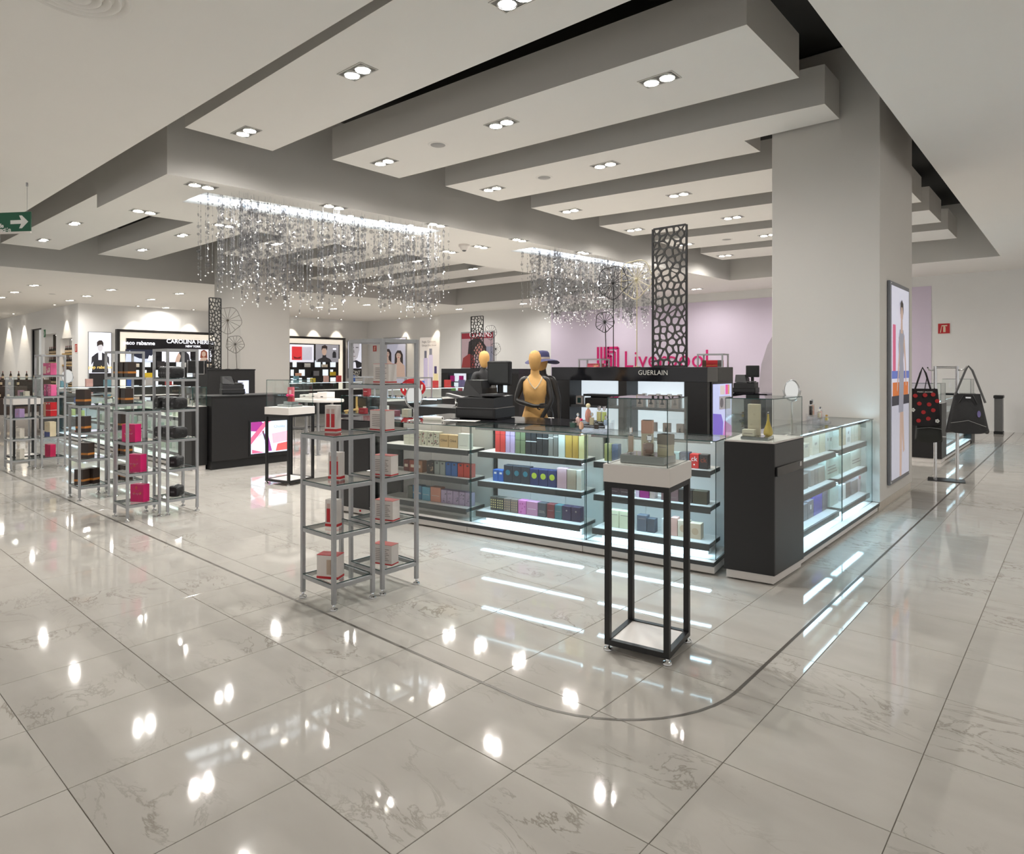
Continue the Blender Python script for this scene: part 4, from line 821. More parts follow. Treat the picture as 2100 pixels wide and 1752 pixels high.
p = PY(1232, 825, FY+.15); o = thing('tester_tray', 'black tester tray in the left backlit bay', 'tray', (p.x, p.y, 1.0905)); MB().bbox(-.2, .2, -.09, .09, 0, .1, .004).build('tray_body', BLACK, o); MB().bbox(-.22, .22, -.1, .1, .12, .15, .003).build('tray_lid', BLACKM, o); MB().box(-.15, .15, -.02, .02, .1, .12).build('spacer', BLACKM, o)
# side screen of the fixture (faces the aisle)
sy0, sy1 = PX(1458, 800, FX1).y, PX(1499, 800, FX1).y; yc = (sy0+sy1)/2; zc0, zc1 = .73, 1.4
o = thing('side_lightbox', 'tall colourful lightbox on the side of the large black fixture', 'lightbox', (FX1+.002, yc, zc0), math.pi/2); hw = (sy1-sy0)/2-.02
MB().bbox(-hw-.03, hw+.03, 0.0, .012, -.03, zc1-zc0+.03, .003).build('frame', BLACKM, o).location = (0, -.012, 0)
GE = .6
def glow(name, r, g, b, e=.9):
    e *= GE; return mat('glow_'+name, srgb(r, g, b), .4, emit=e, ecol=srgb(r, g, b))
MB().box(-hw, hw, -.0145, -.0125, 0, zc1-zc0).build('lit_face', glow('paleblue', 190, 196, 236), o)
def lit(o, polys, y=-.0147):
    for k, (c_, pg) in enumerate(polys): MB().slab(pg, y-.0008*(k+1), y-.0008*k).build('printed_shape', c_, o)
def rect(a, b, c_, d_): return [(a, c_), (b, c_), (b, d_), (a, d_)]
def ell(cx, cz, rx, rz_, n=16): return [(cx+rx*math.cos(2*math.pi*i/n), cz+rz_*math.sin(2*math.pi*i/n)) for i in range(n)]
HH = zc1-zc0
lit(o, [(glow('violet', 120, 100, 196), [(-hw, 0), (0, 0), (.02, .2), (-.04, .3), (-hw, .32)]), (glow('mauve', 196, 120, 190), [(0, 0), (hw, 0), (hw, .14), (.06, .22)]), (glow('greyphoto', 150, 146, 150), rect(-.1, hw-.04, .36, .52)), (glow('darkphoto', 90, 86, 92), ell(-.03, .44, .05, .06)), (glow('palephoto', 200, 190, 186), rect(-.08, .06, .54, .65)), (glow('pinkstripe', 214, 80, 150), rect(.08, .15, .54, .66)), (glow('ochrestripe', 196, 150, 90), rect(.152, .19, .54, .66))])

# ================================================================== PERFORATED SCREENS and WIRE FLOWERS
def voronoi_panel(p, rz, W, H, label, seed, nx=5, ny=20, fr=.022, th=.02):
    rn = random.Random(seed); o = thing('perforated_screen', label, 'screen', p, rz, 'black perforated decorative screens')
    pts = [((i+.5+rn.uniform(-.38, .38)+(.25 if j % 2 else -.25))*W/nx, (j+.5+rn.uniform(-.36, .36))*H/ny) for i in range(-1, nx+1) for j in range(-1, ny+1)]
    mb = MB()
    for k, (x, z) in enumerate(pts):
        if not (-.01 < x < W+.01 and -.01 < z < H+.01): continue
        poly = [(0, 0), (W, 0), (W, H), (0, H)]
        for m_, (x2, z2) in enumerate(pts):
            if m_ == k or abs(x2-x) > W*.8 or abs(z2-z) > H/ny*4: continue
            mx_, mz_, nx_, nz_ = (x+x2)/2, (z+z2)/2, x2-x, z2-z; out = []
            for i in range(len(poly)):
                a, b = poly[i], poly[(i+1) % len(poly)]; da = (a[0]-mx_)*nx_+(a[1]-mz_)*nz_; db = (b[0]-mx_)*nx_+(b[1]-mz_)*nz_
                if da <= 0: out.append(a)
                if (da < 0) != (db < 0) and da != db: t = da/(da-db); out.append((a[0]+(b[0]-a[0])*t, a[1]+(b[1]-a[1])*t))
            poly = out
            if len(poly) < 3: break
        if len(poly) < 3: continue
        cl = [poly[0]]
        for q_ in poly[1:]:
            if math.hypot(q_[0]-cl[-1][0], q_[1]-cl[-1][1]) > .006: cl.append(q_)
        if len(cl) > 3 and math.hypot(cl[0][0]-cl[-1][0], cl[0][1]-cl[-1][1]) < .006: cl.pop()
        poly = cl; n = len(poly)
        if n < 3: continue
        cx = sum(q_[0] for q_ in poly)/n; cz = sum(q_[1] for q_ in poly)/n
        ins = []
        for q_ in poly:
            dx, dz = q_[0]-cx, q_[1]-cz; l = math.hypot(dx, dz); f_ = max(.35, 1-.0135/max(l, .001)); ins.append((cx+dx*f_, cz+dz*f_))
        out, inn = [], []
        L_ = lambda a, b, t: (a[0]+(b[0]-a[0])*t, a[1]+(b[1]-a[1])*t)
        for i in range(n):
            a0, a1, a2 = poly[i-1], poly[i], poly[(i+1) % n]; b0, b1, b2 = ins[i-1], ins[i], ins[(i+1) % n]
            out += [L_(a0, a1, .7), a1, L_(a1, a2, .3)]; p1, p2 = L_(b0, b1, .7), L_(b1, b2, .3); inn += [p1, L_(L_(p1, p2, .5), b1, .45), p2]
        N_ = len(out); vs = [(a[0], y, a[1]) for y in (-th/2, th/2) for a in out]+[(a[0], y, a[1]) for y in (-th/2, th/2) for a in inn]; fs = []
        for i in range(N_):
            j = (i+1) % N_; fs += [(i, j, 2*N_+j, 2*N_+i), (N_+j, N_+i, 3*N_+i, 3*N_+j), (2*N_+i, 2*N_+j, 3*N_+j, 3*N_+i)]
        mb.add(vs, fs)
    mb.build('lattice', mat('dark_grey_lattice', srgb(52, 51, 49), .55), o)
    f2 = fr
    for (a, b, c_, d_) in ((-f2/2, f2/2, 0, H), (W-f2/2, W+f2/2, 0, H)): MB().box(a, b, -th/2-.002, th/2+.002, c_, d_).build('frame_bar', BLACKM, o)
    for (c_, d_) in ((-f2/2+.0, f2/2), (H-f2/2, H+f2/2)): MB().box(f2/2, W-f2/2, -th/2-.002, th/2+.002, c_+f2/2*(c_ < .1), d_+f2/2*(c_ < .1)).build('frame_bar', BLACKM, o)
    return o
a, b = PY(1339, 745, 7.55), PY(1408, 745, 7.55)
voronoi_panel((a.x, 7.55, 1.6055), 0, b.x-a.x, 1.78, 'tall dark perforated screen standing on the large black fixture', 4)
def wire_flower(p, h, r, rz, label, m=BLACKM, lean=0.0, tilt=.2):
    rn = random.Random(int(h*1000)); o = thing('wire_flower', label, 'ornament', p, rz, 'wire flower ornaments')
    MB().tube([(0, 0, 0), (lean*.4, 0, h*.5), (lean, 0, h)], .0065, 6).build('stem', m, o)
    MB().lathe([(.001, 0), (.05, .0), (.05, .008), (.001, .01)], 14).build('base_disc', m, o)
    MB().sph((lean, -.01, h), r*.09, 12, 8).build('hub', m, o); n = 14; rim = []
    sp = MB()
    for i in range(n*3):
        t = 2*math.pi*i/(n*3); rr = r*(1+.06*math.cos(5*t+1)); yy = -.12*r+tilt*r*math.sin(2*t+.6)*.5; q_ = (lean+rr*math.cos(t), yy, h+rr*math.sin(t)); rim.append(q_)
        if i % 3 == 0: sp.cyl((lean, -.01, h), tuple(Vector((lean, -.01, h)).lerp(Vector(q_), 1.0 if i % 2 else .96)),   .0042, 5)
    sp.build('spokes', m, o); MB().tube(rim, .0058, 5, closed=True).build('rim', m, o)
    return o
p = PY(1258, 748, 7.6); wire_flower((p.x, p.y, 1.6055), 1.15, .22, .1, 'tall black wire flower on the large black fixture')
p = PY(1246, 748, 7.7); wire_flower((p.x-.02, p.y, 1.6055), .63, .14, .1, 'short black wire flower on the large black fixture', lean=-.02)
p = PY(1306, 748, 7.85); wire_flower((p.x, p.y, 1.6055), 1.2, .26, -.1, 'pale cream wire flower beside the tall perforated screen', m=cm(196, 186, 150, .4))
# small grey frames with gift sets on the fixture
def small_frame(p, rz, w, d, h, label):
    o = thing('wire_stand', label, 'stand', p, rz, 'small grey frame stands'); t = .009
    for sx in (-1, 1):
        for sy in (-1, 1): MB().box(sx*w/2-t, sx*w/2+t, sy*d/2-t, sy*d/2+t, 0, h).build('post', STEEL, o)
    mb = MB()
    for s in (-1, 1): mb.box(-w/2+t, w/2-t, s*d/2-t, s*d/2+t, h-.018, h).box(s*w/2-t, s*w/2+t, -d/2+t, d/2-t, h-.018, h)
    mb.build('top_rail', STEEL, o); return o
p = PY(1218, 748, 7.55); small_frame((p.x, p.y, 1.6055), 0, .36, .2, .115, 'low grey frame stand at the left on the large black fixture')
carton('gift_carton', 'pink patterned carton under the left frame stand', 'gift cartons on the black fixture', (p.x+.03, p.y, 1.606), 0, .2, .12, .05, cm(214, 84, 104), [('blob', 4, 2, cm(236, 160, 130))])
p = PY(1462, 746, 7.75); small_frame((p.x, p.y, 1.6055), .15, .3, .26, .165, 'low grey frame stand at the right on the large black fixture')
carton('gift_carton', 'red carton with a portrait end under the right frame stand', 'gift cartons on the black fixture', (p.x, p.y, 1.606), .15, .24, .09, .085, cm(186, 30, 38), [('rect', -.12, -.07, 0, .085, cm(90, 66, 50)), ('rect', .07, .12, 0, .085, cm(96, 92, 90)), ('lines', 1, .02, .01, GOLD)])
p = PZ(1530, 806, 1.05); p = PT(1533, 806, 9.6); o = thing('till_desk', 'dark till desk behind the corner glass case', 'desk', (p.x, p.y, 0), R_(10)); zt = p.z
MB().bbox(-.3, .3, -.25, .3, 0, zt-.03, .004).build('body', BLACK, o); MB().bbox(-.32, .32, -.27, .32, zt-.03, zt, .003).build('desk_top', BLACKG, o)
till((p.x-.02, p.y, zt+.0005), R_(10), 'small black cash register left of the column', .72)
# ================================================================== MANNEQUINS
def skin(name, m, parent, chains, sub=2):
    vs, es, rs, ix = [], [], [], {}
    for ch in chains:
        last = None
        for (p, r) in ch:
            k = tuple(round(v, 4) for v in p)
            if k not in ix: ix[k] = len(vs); vs.append(p); rs.append(r)
            if last is not None and last != ix[k]: es.append((last, ix[k]))
            last = ix[k]
    me = bpy.data.meshes.new(name); me.from_pydata(vs, es, []); me.materials.append(m)
    o = bpy.data.objects.new(name, me); COL.objects.link(o); o.parent = parent
    md = o.modifiers.new('skin', 'SKIN'); md.use_smooth_shade = True; md.branch_smoothing = .4
    sv = me.skin_vertices[0].data
    for i, r in enumerate(rs): sv[i].radius = r if isinstance(r, tuple) else (r, r); sv[i].use_root = (i == 0)
    s = o.modifiers.new('smooth', 'SUBSURF'); s.levels = 1; s.render_levels = sub
    return o
def hand(w, d, side):                                     # five fingers hanging from the wrist w towards direction d
    w = Vector(w); d = Vector(d).normalized(); sx = d.cross(Vector((0, -1, 0))).normalized()*side; out = []
    palm = w+d*.055
    out.append([(tuple(w), .022), (tuple(palm), (.03, .016))])
    for i, (o_, l) in enumerate(((-.024, .075), (-.008, .085), (.008, .08), (.024, .062))):
        a = palm+sx*o_+d*.025; b = a+d*l*.5+Vector((0, -.006, 0)); c = b+d*l*.5+Vector((0, .012, 0)); out.append([(tuple(palm), (.03, .016)), (tuple(a), .009), (tuple(b), .0085), (tuple(c), .007)])
    a = w+d*.03-sx*.02; out.append([(tuple(palm), (.03, .016)), (tuple(a-sx*.012+d*.01), .010), (tuple(a-sx*.028+d*.045), .008)])
    return out
def mannequin(p, rz, label, body, top, pose, gold_top=True, head_m=None):
    o = thing('mannequin', label, 'mannequin', p, rz)
    hip = (0, 0, .97); bd = [[(hip, (.135, .1)), ((0, .0, 1.12), (.105, .085)), ((0, 0, 1.3), (.125, .095)), ((0, .01, 1.44), (.1, .075)), ((0, .01, 1.53), (.046, .046)), ((0, 0, 1.58), .045)]]
    for s in (-1, 1):
        bd.append([(hip, (.135, .1)), ((s*.085, 0, .88), (.085, .085)), ((s*.095, -.015-.02*s, .5), .055), ((s*.1, .02-.03*s, .09), .034), ((s*.11, -.09-.03*s, .035), (.03, .025))])
    sh = lambda s: ((s*.155, .01, 1.45), .052)
    for s, (el, wr, dr) in zip((-1, 1), pose):
        bd.append([((0, .01, 1.44), (.1, .075)), sh(s), (el, .037), (wr, .024)]); h_ = hand(wr, dr, s); bd += h_
    skin('body', body, o, bd)
    if gold_top:
        sec = [(.9, .16, .12, 0), (.97, .165, .122, 0), (1.05, .142, .108, 0), (1.13, .118, .094, 0), (1.21, .128, .105, -.012), (1.29, .146, .128, -.026), (1.36, .15, .116, -.014), (1.42, .158, .094, 0), (1.46, .142, .074, .004), (1.49, .085, .062, .006), (1.52, .056, .053, .004), (1.6, .048, .05, -.004)]; n = 28; vs = []
        for j, (z, rx, ry, oy) in enumerate(sec):
            for i in range(n): t = 2*math.pi*i/n; vs.append((rx*math.cos(t), oy+ry*math.sin(t), z-(.05*math.cos(t) if j == 0 else 0)))
        MB().add(vs, [(j*n+i, j*n+(i+1) % n, (j+1)*n+(i+1) % n, (j+1)*n+i) for j in range(len(sec)-1) for i in range(n)], 0, True).build('sleeveless_top', top, o)
    MB().lathe([(.03, 1.55), (.052, 1.575), (.066, 1.61), (.08, 1.66), (.085, 1.71), (.076, 1.76), (.05, 1.8), (.001, 1.815)], 20, (0, -.012, 0), sx=.92, sy=1.12).build('head', head_m or MANN, o)
    return o
def facing(px, py, t):
    p = PT(px, py, t); return (p.x, p.y, 0), math.atan2(-p.x, p.y)
fp, fr_ = facing(1097, 800, 8.1)
m1 = mannequin(fp, fr_, 'mannequin in a mustard sleeveless top with pearl necklace and black limbs', MANB, MANN, [((-.235, -.03, 1.19), (-.01, -.17, 1.13), (1, 0, .05)), ((.2, -.08, 1.19), (.07, -.12, .96), (-.1, 0, -1))])
neck = [(.1*math.sin(t)*.85, -.075-.055*(1-abs(t)/1.9), 1.5-.16*math.cos(t*.8)*(1-abs(t)/2.6)) for t in [-1.5+3*i/22 for i in range(23)]]
mb = MB()
for q in neck: mb.sph((q[0], q[1]-.025, q[2]), .0085, 8, 6)
mb.build('pearl_necklace', cm(226, 214, 190, .25), m1)
fp2, fr2 = facing(1112, 800, 8.75)
m2 = mannequin(fp2, fr2-.5, 'mannequin in black with a wide navy sun hat, behind the mustard one', MANB, MANB, [((-.23, .03, 1.19), (-.25, -.03, .95), (0, 0, -1)), ((.23, .03, 1.19), (.27, -.03, .95), (0, 0, -1))])
hat = thing('sun_hat', 'navy wide-brimmed sun hat with pale band on the black mannequin', 'hat', (fp2[0], fp2[1], 1.715), fr2-.3)
NV = mat('navy_felt', srgb(58, 58, 96), .8); n = 28; vs = []
for k, r in enumerate((.1, .15, .2, .235)):
    for i in range(n): t = 2*math.pi*i/n; vs.append((r*math.cos(t), r*math.sin(t)*.95, (-.0, -.004, -.008, -.02)[k]+(-.05*math.sin(t*1.0+.6)**2*(k/3)**2)))
MB().add(vs, [(k*n+i, k*n+(i+1) % n, (k+1)*n+(i+1) % n, (k+1)*n+i) for k in range(3) for i in range(n)], 0, True).build('brim', NV, hat)
MB().lathe([(.104, -.01), (.1, .03), (.092, .08), (.07, .108), (.001, .115)], 24).build('crown', NV, hat); MB().lathe([(.1065, -.004), (.1045, .026)], 24, cap=False).build('ribbon', cm(186, 170, 156), hat)
fp3, fr3 = facing(992, 800, 10.4)
m3 = mannequin(fp3, fr3+.6, 'mannequin with a mustard head in dark dotted clothes, behind the till monitor', mat('dotted_black_cloth', srgb(40, 40, 42), .7, noise=.5, scale=120), MANB, [((-.23, .03, 1.19), (-.25, -.03, .95), (0, 0, -1)), ((.23, .03, 1.19), (.27, -.03, .95), (0, 0, -1))], gold_top=False)
m3.scale = (1.03,)*3
sk = MB().lathe([(.17, .55), (.16, .8), (.155, .98)], 20, cap=False).build('gold_skirt', MANN, m3)
for k, (px, dx, lb) in enumerate(((1104, 0, 'narrow white'), (1127, 0, 'taller white'))):
    p = PT(px, 860, 8.45); o = thing('shopping_bag', lb+' paper bag standing by the mannequins', 'bag', (p.x, p.y, 0), fr_, 'white paper bags by the mannequins')
    MB().bbox(-.06, .06, -.04, .04, 0, .95, .003).build('bag_body', PAPER, o); MB().box(-.06, .06, -.041, -.04, .8, .805).build('fold_line', GRYL, o)
    MB().tube([(-.03, -.042, .93), (-.03, -.045, 1.02), (.0, -.045, 1.06), (.03, -.045, 1.02), (.03, -.042, .93)], .003, 5).build('handle', BLACKM, o)

# ================================================================== MIDDLE OF THE STORE
def corner_case(x0, x1, y0, y1, h, hg, label):
    o = thing('corner_cabinet', label, 'cabinet', ((x0+x1)/2, (y0+y1)/2, 0)); a, b = (x1-x0)/2, (y1-y0)/2
    MB().bbox(-a+.02, a-.02, -b+.02, b-.02, 0, .075, .002).build('kick_board', WHITEL, o); MB().bbox(-a, a, -b, b, .075, h, .003).build('body', BLACK, o); MB().box(-a+.01, a-.01, -b+.01, b-.01, h, h+.008).build('white_top', WHITEL, o)
    g = .006
    for (p0, p1, q0, q1) in ((-a+.01, a-.01, -b+.01, -b+.01+g), (-a+.01, a-.01, b-.01-g, b-.01), (-a+.01, -a+.01+g, -b+.017, b-.017), (a-.01-g, a-.01, -b+.017, b-.017)): pane(MB(), p0, p1, q0, q1, h+.009, h+hg).build('case_glass', GL, o)
    pane(MB(), -a+.01, a-.01, -b+.01, b-.01, h+hg, h+hg+.006).build('case_lid', GL, o)
    return o
LEDG = mat('greenish_led', (.78, 1.0, .92), .4, emit=3.6, ecol=(.78, 1.0, .92))
for k in range(3): vitrine((-15.65, 4.3), 0, 1.6*k, 1.6*(k+1), 'lit glass counter of the left-hand island, %s from the left' % ORD[k], led=LEDG)
for k in range(3):
    for r_ in range(3):
        for j in range(4):
            carton('perfume_carton', 'pale carton, %s shelf of the %s left-hand island counter, %s in its row' % (ROWN[r_], ORD[k], ORD[j]), 'cartons in the left-hand island', (-15.65+1.6*k+.3+.33*j, 4.53, SH[r_]+.0005), 0, .13, .07, .1+.04*((j+r_) % 3), [cm(206, 214, 190), cm(176, 196, 176), cm(222, 222, 214), cm(150, 176, 160)][(j+k+r_) % 4], [('lines', 1, .04, .01, GRYL)])
corner_case(-10.84, -10.33, 4.30, 4.54, .99, .3, 'black corner cabinet with glass case at the end of the left-hand island')
for k in range(3): bottle('clear bottle in the glass case on the left-hand island, %s one' % ['left', 'middle', 'right'][k], 'bottles in the left-hand island case', (-10.75+.14*k, 4.42, 1.0), 0, .06, .04, .16-.03*k, LQ(206, 200, 190), CHROME)
# big black counter with the pink screen (faces +x)
o = thing('promo_counter', 'large black counter with a pink lipstick screen on its front', 'counter', (-10.2, 5.22, 0), math.pi/2)
hw = .67; MB().bbox(-hw, hw, .03, .6, 0, .13, .003).build('kick_board', BLACKM, o); MB().bbox(-hw, hw, 0, .62, .13, 1.13, .004).build('body', BLACK, o); MB().bbox(-hw-.01, hw+.01, -.01, .64, 1.13, 1.155, .003).build('top_panel', BLACKM, o)
sy0, sy1 = PX(512, 900, -10.19).y, PX(593, 900, -10.19).y; sz0, sz1 = PX(552, 928, -10.19).z, PX(552, 864, -10.19).z
s = thing('lipstick_lightbox', 'pink lipstick advert lightbox set into the black counter', 'lightbox', (-10.188, (sy0+sy1)/2, sz0), math.pi/2); hw, hh = (sy1-sy0)/2-.02, sz1-sz0
MB().bbox(-hw-.03, hw+.03, -.0, .011, -.03, hh+.03, .002).build('frame', BLACKM, s)
MB().box(-hw, hw, -.003, -.0005, 0, hh).build('lit_face', glow('lightblue', 206, 220, 240, 1.0), s)
gp, gd, gr = glow('rose', 226, 96, 130), glow('plum', 150, 50, 130), glow('coral', 226, 90, 90)
lit(s, [(gd, [(-hw, hh*.72), (-hw*.45, hh*.68), (-hw*.3, hh*.9), (-hw*.45, hh), (-hw, hh)]), (gp, [(-hw, hh*.3), (-hw*.1, hh*.95), (hw*.05, hh), (-hw*.3, hh), (-hw, hh*.52)]), (glow('palepink', 240, 170, 186), [(hw*.15, hh*.28), (hw*.98, hh*.34), (hw*.98, hh*.66), (hw*.1, hh*.6)]), (gr, [(hw*.3, hh*.03), (hw*.98, hh*.05), (hw*.98, hh*.3), (hw*.4, hh*.26)]), (glow('aubergine', 140, 60, 140), [(-hw*.25, hh*.05), (hw*.1, hh*.05), (-hw*.1, hh*.55), (-hw*.3, hh*.62)]), (glow('tip', 60, 50, 60), [(-hw*.42, hh*.7), (-hw*.3, hh*.42), (-hw*.24, hh*.44), (-hw*.36, hh*.72)]), (gp, [(-hw*.95, 0.01), (-hw*.3, .01), (-hw*.55, hh*.06), (-hw*.95, hh*.14)])], -.0031)
text('lettering', 'Chubby', hh*.13, glow('greytext', 130, 140, 160, .5), s, (hw*.5, -.012, hh*.82), sx=.95, extrude=.0005)
text('lettering', 'CLINIQUE', hh*.07, glow('redtext', 190, 40, 80, .7), s, (-hw*.52, -.012, hh*.6), extrude=.0005).rotation_euler = (math.pi/2, R_(-40), 0)
p = PT(470, 810, 10.9); till((p.x, p.y+.05, 1.1555), math.pi/2-.3, 'black cash register on the black counter with the pink screen', .8, screen=False)
p = PT(428, 806, 10.35); o = thing('sign_holder', 'dark tablet sign on a thin steel stand beside the till', 'sign', (-10.45, 4.42, 1.297), R_(40)); MB().lathe([(.06, 0), (.06, .006), (.008, .01), (.006, .2)], 14).build('stand', CHROME, o); MB().tube([(-.13, -.01, .42), (-.13, -.012, .2), (.13, -.012, .2), (.13, -.01, .42)], .006, 6).build('clip', CHROME, o); MB().bbox(-.16, .16, -.004, .02, .215, .41, .004).build('tablet', BLACKM, o)
# tall black fixture before the distant column
x_ = -15.6; ya, yb_ = PX(426, 790, x_).y, PX(523, 790, x_).y
o = thing('display_fixture', 'tall black fixture with a lit picture before the distant column', 'display case', (x_, (ya+yb_)/2, 0), math.pi/2); hw = (yb_-ya)/2
MB().bbox(-hw, hw, 0, .7, 0, 1.53, .005).build('body', BLACK, o); MB().bbox(-hw-.01, hw+.01, -.01, .71, 1.53, 1.56, .003).build('top_panel', BLACKM, o)
iy0, iy1 = PX(488, 800, x_).y-(ya+yb_)/2, PX(510, 800, x_).y-(ya+yb_)/2; MB().box(iy0, iy1, -.004, -.0005, .8, 1.28).build('lit_picture', glow('icewhite', 206, 214, 240), o)
MB().slab([(iy0+.06, .95), (iy0+.12, .9), (iy0+.2, .98), (iy0+.14, 1.06)], -.006, -.0045).build('printed_shape', glow('slateprint', 110, 116, 140), o)
a = PX(429, 754, x_-.2); b = PX(453, 754, x_-.2); voronoi_panel((x_-.2, a.y, 1.5605), math.pi/2, b.y-a.y, 1.72, 'perforated screen on the tall black fixture by the distant column', 9, 4, 18)
p = PX(467, 754, x_-.25); wire_flower((p.x, p.y, 1.5605), 1.2, .32, .9, 'taller bronze wire flower by the distant column', m=cm(70, 60, 48, .4)); p = PX(486, 754, x_-.25); wire_flower((p.x, p.y, 1.5605), .62, .21, .9, 'shorter bronze wire flower by the distant column', m=cm(60, 52, 44, .4), lean=-.04)
# island 3, far left
vitrine((-17.9, 4.4), 0, 0, 1.6, 'blue lit glass counter behind the brown carton racks')
for j in range(4): carton('perfume_carton', 'small carton in the blue lit counter behind the brown racks, %s from left' % ORD[j], 'cartons in the blue lit counter', (-17.55+.33*j, 4.63, SH[0 if j % 2 else 1]+.0005), 0, .2, .07, .14, [cm(196, 190, 110), cm(40, 66, 120), cm(190, 184, 104), cm(46, 60, 110)][j], [('lines', 1, .05, .01, GRYL)])
o = thing('end_cabinet', 'black counter cabinet behind the far left racks', 'cabinet', (-18.65, 4.67, 0)); MB().bbox(-.68, .68, -.25, .25, 0, .08, .002).build('kick_board', WHITEL, o); MB().bbox(-.72, .72, -.27, .27, .08, 1.03, .003).build('body', BLACK, o); MB().box(.5, .58, -.274, -.27, .86, .9).build('logo_plate', cm(190, 190, 190), o)
tabletop_mirror((-18.2, 4.7, 1.0305), R_(42), .13, .36, 'oval mirror on the black counter behind the far left racks')
# black island with glass case, behind the front counter
o = thing('service_island', 'black island counter with glass case behind the service desk', 'counter', (-7.5, 6.3, 0))
MB().bbox(-1.4, 1.4, -.3, .3, .0, .86, .004).build('body', BLACK, o); MB().bbox(.35, 1.4, -.3, .3, .86, 1.06, .004).build('raised_end', BLACK, o)
for (p0, p1, q0, q1) in ((-1.39, .34, -.29, -.283), (-1.39, .34, .283, .29), (-1.39, -1.383, -.282, .282)): pane(MB(), p0, p1, q0, q1, .861, 1.15).build('case_glass', GL, o)
pane(MB(), -1.39, .345, -.29, .29, 1.15, 1.157).build('case_lid', GL, o)
MB().box(-1.3, .3, .2, .22, 1.12, 1.135).build('led_strip', LED, o)
for k in range(6): carton('perfume_carton', 'small carton inside the glass case of the black island, %s from left' % ORD[k], 'cartons in the black island', (-8.7+.27*k, 6.3, .8605), .1, .13, .08, .09+.03*(k % 3), [cm(150, 40, 46), cm(60, 70, 76), cm(206, 200, 190), cm(120, 40, 60), cm(190, 180, 160), cm(90, 96, 100)][k], [('lines', 1, .04, .01, GRYL)])
small_frame((-8.55, 6.3, 1.1575), .2, .5, .3, .3, 'grey frame stand on the left of the island glass case'); small_frame((-7.5, 6.3, 1.1575), .2, .5, .3, .3, 'grey frame stand on the right of the island glass case')
carton('perfume_carton', 'dark red carton under the left island frame stand', 'things on the island glass case', (-8.6, 6.3, 1.158), .2, .1, .08, .16, cm(130, 30, 36), [('lines', 1, .06, .01, WL)])
o = thing('counter_sign', 'rounded red counter sign with white letters on the island glass case', 'sign', (-7.42, 6.25, 1.1575), .6); MB().slab(ell(0, .14, .19, .14, 24), -.015, .015).build('sign_face', cm(186, 26, 36), o); text('lettering', 'NVSU', .12, WT, o, (0, -.017, .14), bold=.006)
p = PT(914, 826, 8.75); o = thing('card_terminal', 'grey card terminal on a stand on the black island', 'card reader', (-6.45, 6.2, 1.0605), .3); MB().lathe([(.05, 0), (.05, .008), (.018, .014), (.018, .14)], 12).build('stand', CHROME, o)
MB().add([(-.14, -.05, .15), (.1, -.05, .1), (.1, .05, .1), (-.14, .05, .15), (-.14, -.05, .19), (.1, -.05, .14), (.1, .05, .14), (-.14, .05, .19)], [(3,2,1,0),(4,5,6,7),(0,1,5,4),(1,2,6,5),(2,3,7,6),(3,0,4,7)]).build('terminal', mat('till_grey', srgb(96, 96, 96), .4), o); MB().box(-.04, .06, -.03, .03, .1355, .1445).build('screen_bar', BLACKG, o)
# white table with steel leg and wire chairs
p = PZ(652, 934); o = thing('white_table', 'white half-round consultation table on steel legs', 'table', p, .2)
MB().lathe([(.55, .98), (.56, 1.0), (.55, 1.03)], 32, sy=.6).build('table_top', WHITEL, o)
for x in (-.3, .0, .35): MB().cyl((x, 0, 0.01), (x, 0, .98), .025, 12).cyl((x, 0, 0), (x, 0, .012), .05, 14).build('leg', STEEL, o)
for k, dx in enumerate((-.32, -.05, .2)):
    q_ = thing('white_case', 'white %s cosmetics case on the white table' % ['flat', 'stacked', 'small'][k], 'case', (p.x+dx, p.y+.02*k, 1.0305), .2, 'white cases on the table'); MB().bbox(-.12, .12, -.1, .1, 0, .07+.03*k, .006).build('case_body', WHITEL, q_); MB().bbox(-.122, .122, -.102, .102, .03, .036, .001).build('seam', GRYL, q_); MB().box(-.03, .03, -.104, -.1, .04, .052).build('latch', CHROME, q_)
for k, (px, py) in enumerate(((612, 927), (648, 921))):
    p = PZ(px, py); o = thing('wire_chair', 'slim steel wire chair %s under the white table' % ['at the left', 'at the right'][k], 'chair', p, .6, 'slim steel chairs')
    for sx in (-1, 1):
        MB().tube([(sx*.16, -.18, 0), (sx*.16, -.17, .45)], .01, 6).build('leg', CHROME, o); MB().tube([(sx*.16, .18, 0), (sx*.16, .16, .45), (sx*.15, .21, .86)], .01, 6).build('leg', CHROME, o)
    MB().bbox(-.17, .17, -.18, .17, .44, .46, .006).build('seat', BLACKM, o); MB().box(-.15, .15, .19, .205, .68, .84).build('backrest', BLACKM, o)
# director's chair
p = PT(750, 850, 11.2); o = thing('director_chair', 'pale wooden folding director chair behind the glass case', 'chair', (p.x, p.y, 0), .5); WD = mat('pale_wood', srgb(190, 156, 96), .5, noise=.15)
for sx in (-1, 1):
    for sy in (-1, 1): MB().bbox(sx*.26-.018, sx*.26+.018, sy*.2-.018, sy*.2+.018, 0, (1.1 if sy > 0 else .85), .004).build('leg', WD, o)
    MB().bbox(sx*.26-.025, sx*.26+.025, -.24, .24, .85, .88, .004).build('armrest', WD, o)
    MB().tube([(-sx*.24, -.21, .05), (sx*.24, -.21, .72)], .016, 6).build('cross_brace', WD, o)
MB().box(-.25, .25, -.2, .2, .7, .72).build('seat', BLACKM, o); MB().box(-.25, .25, .195, .21, .92, 1.08).build('backrest', BLACKM, o)
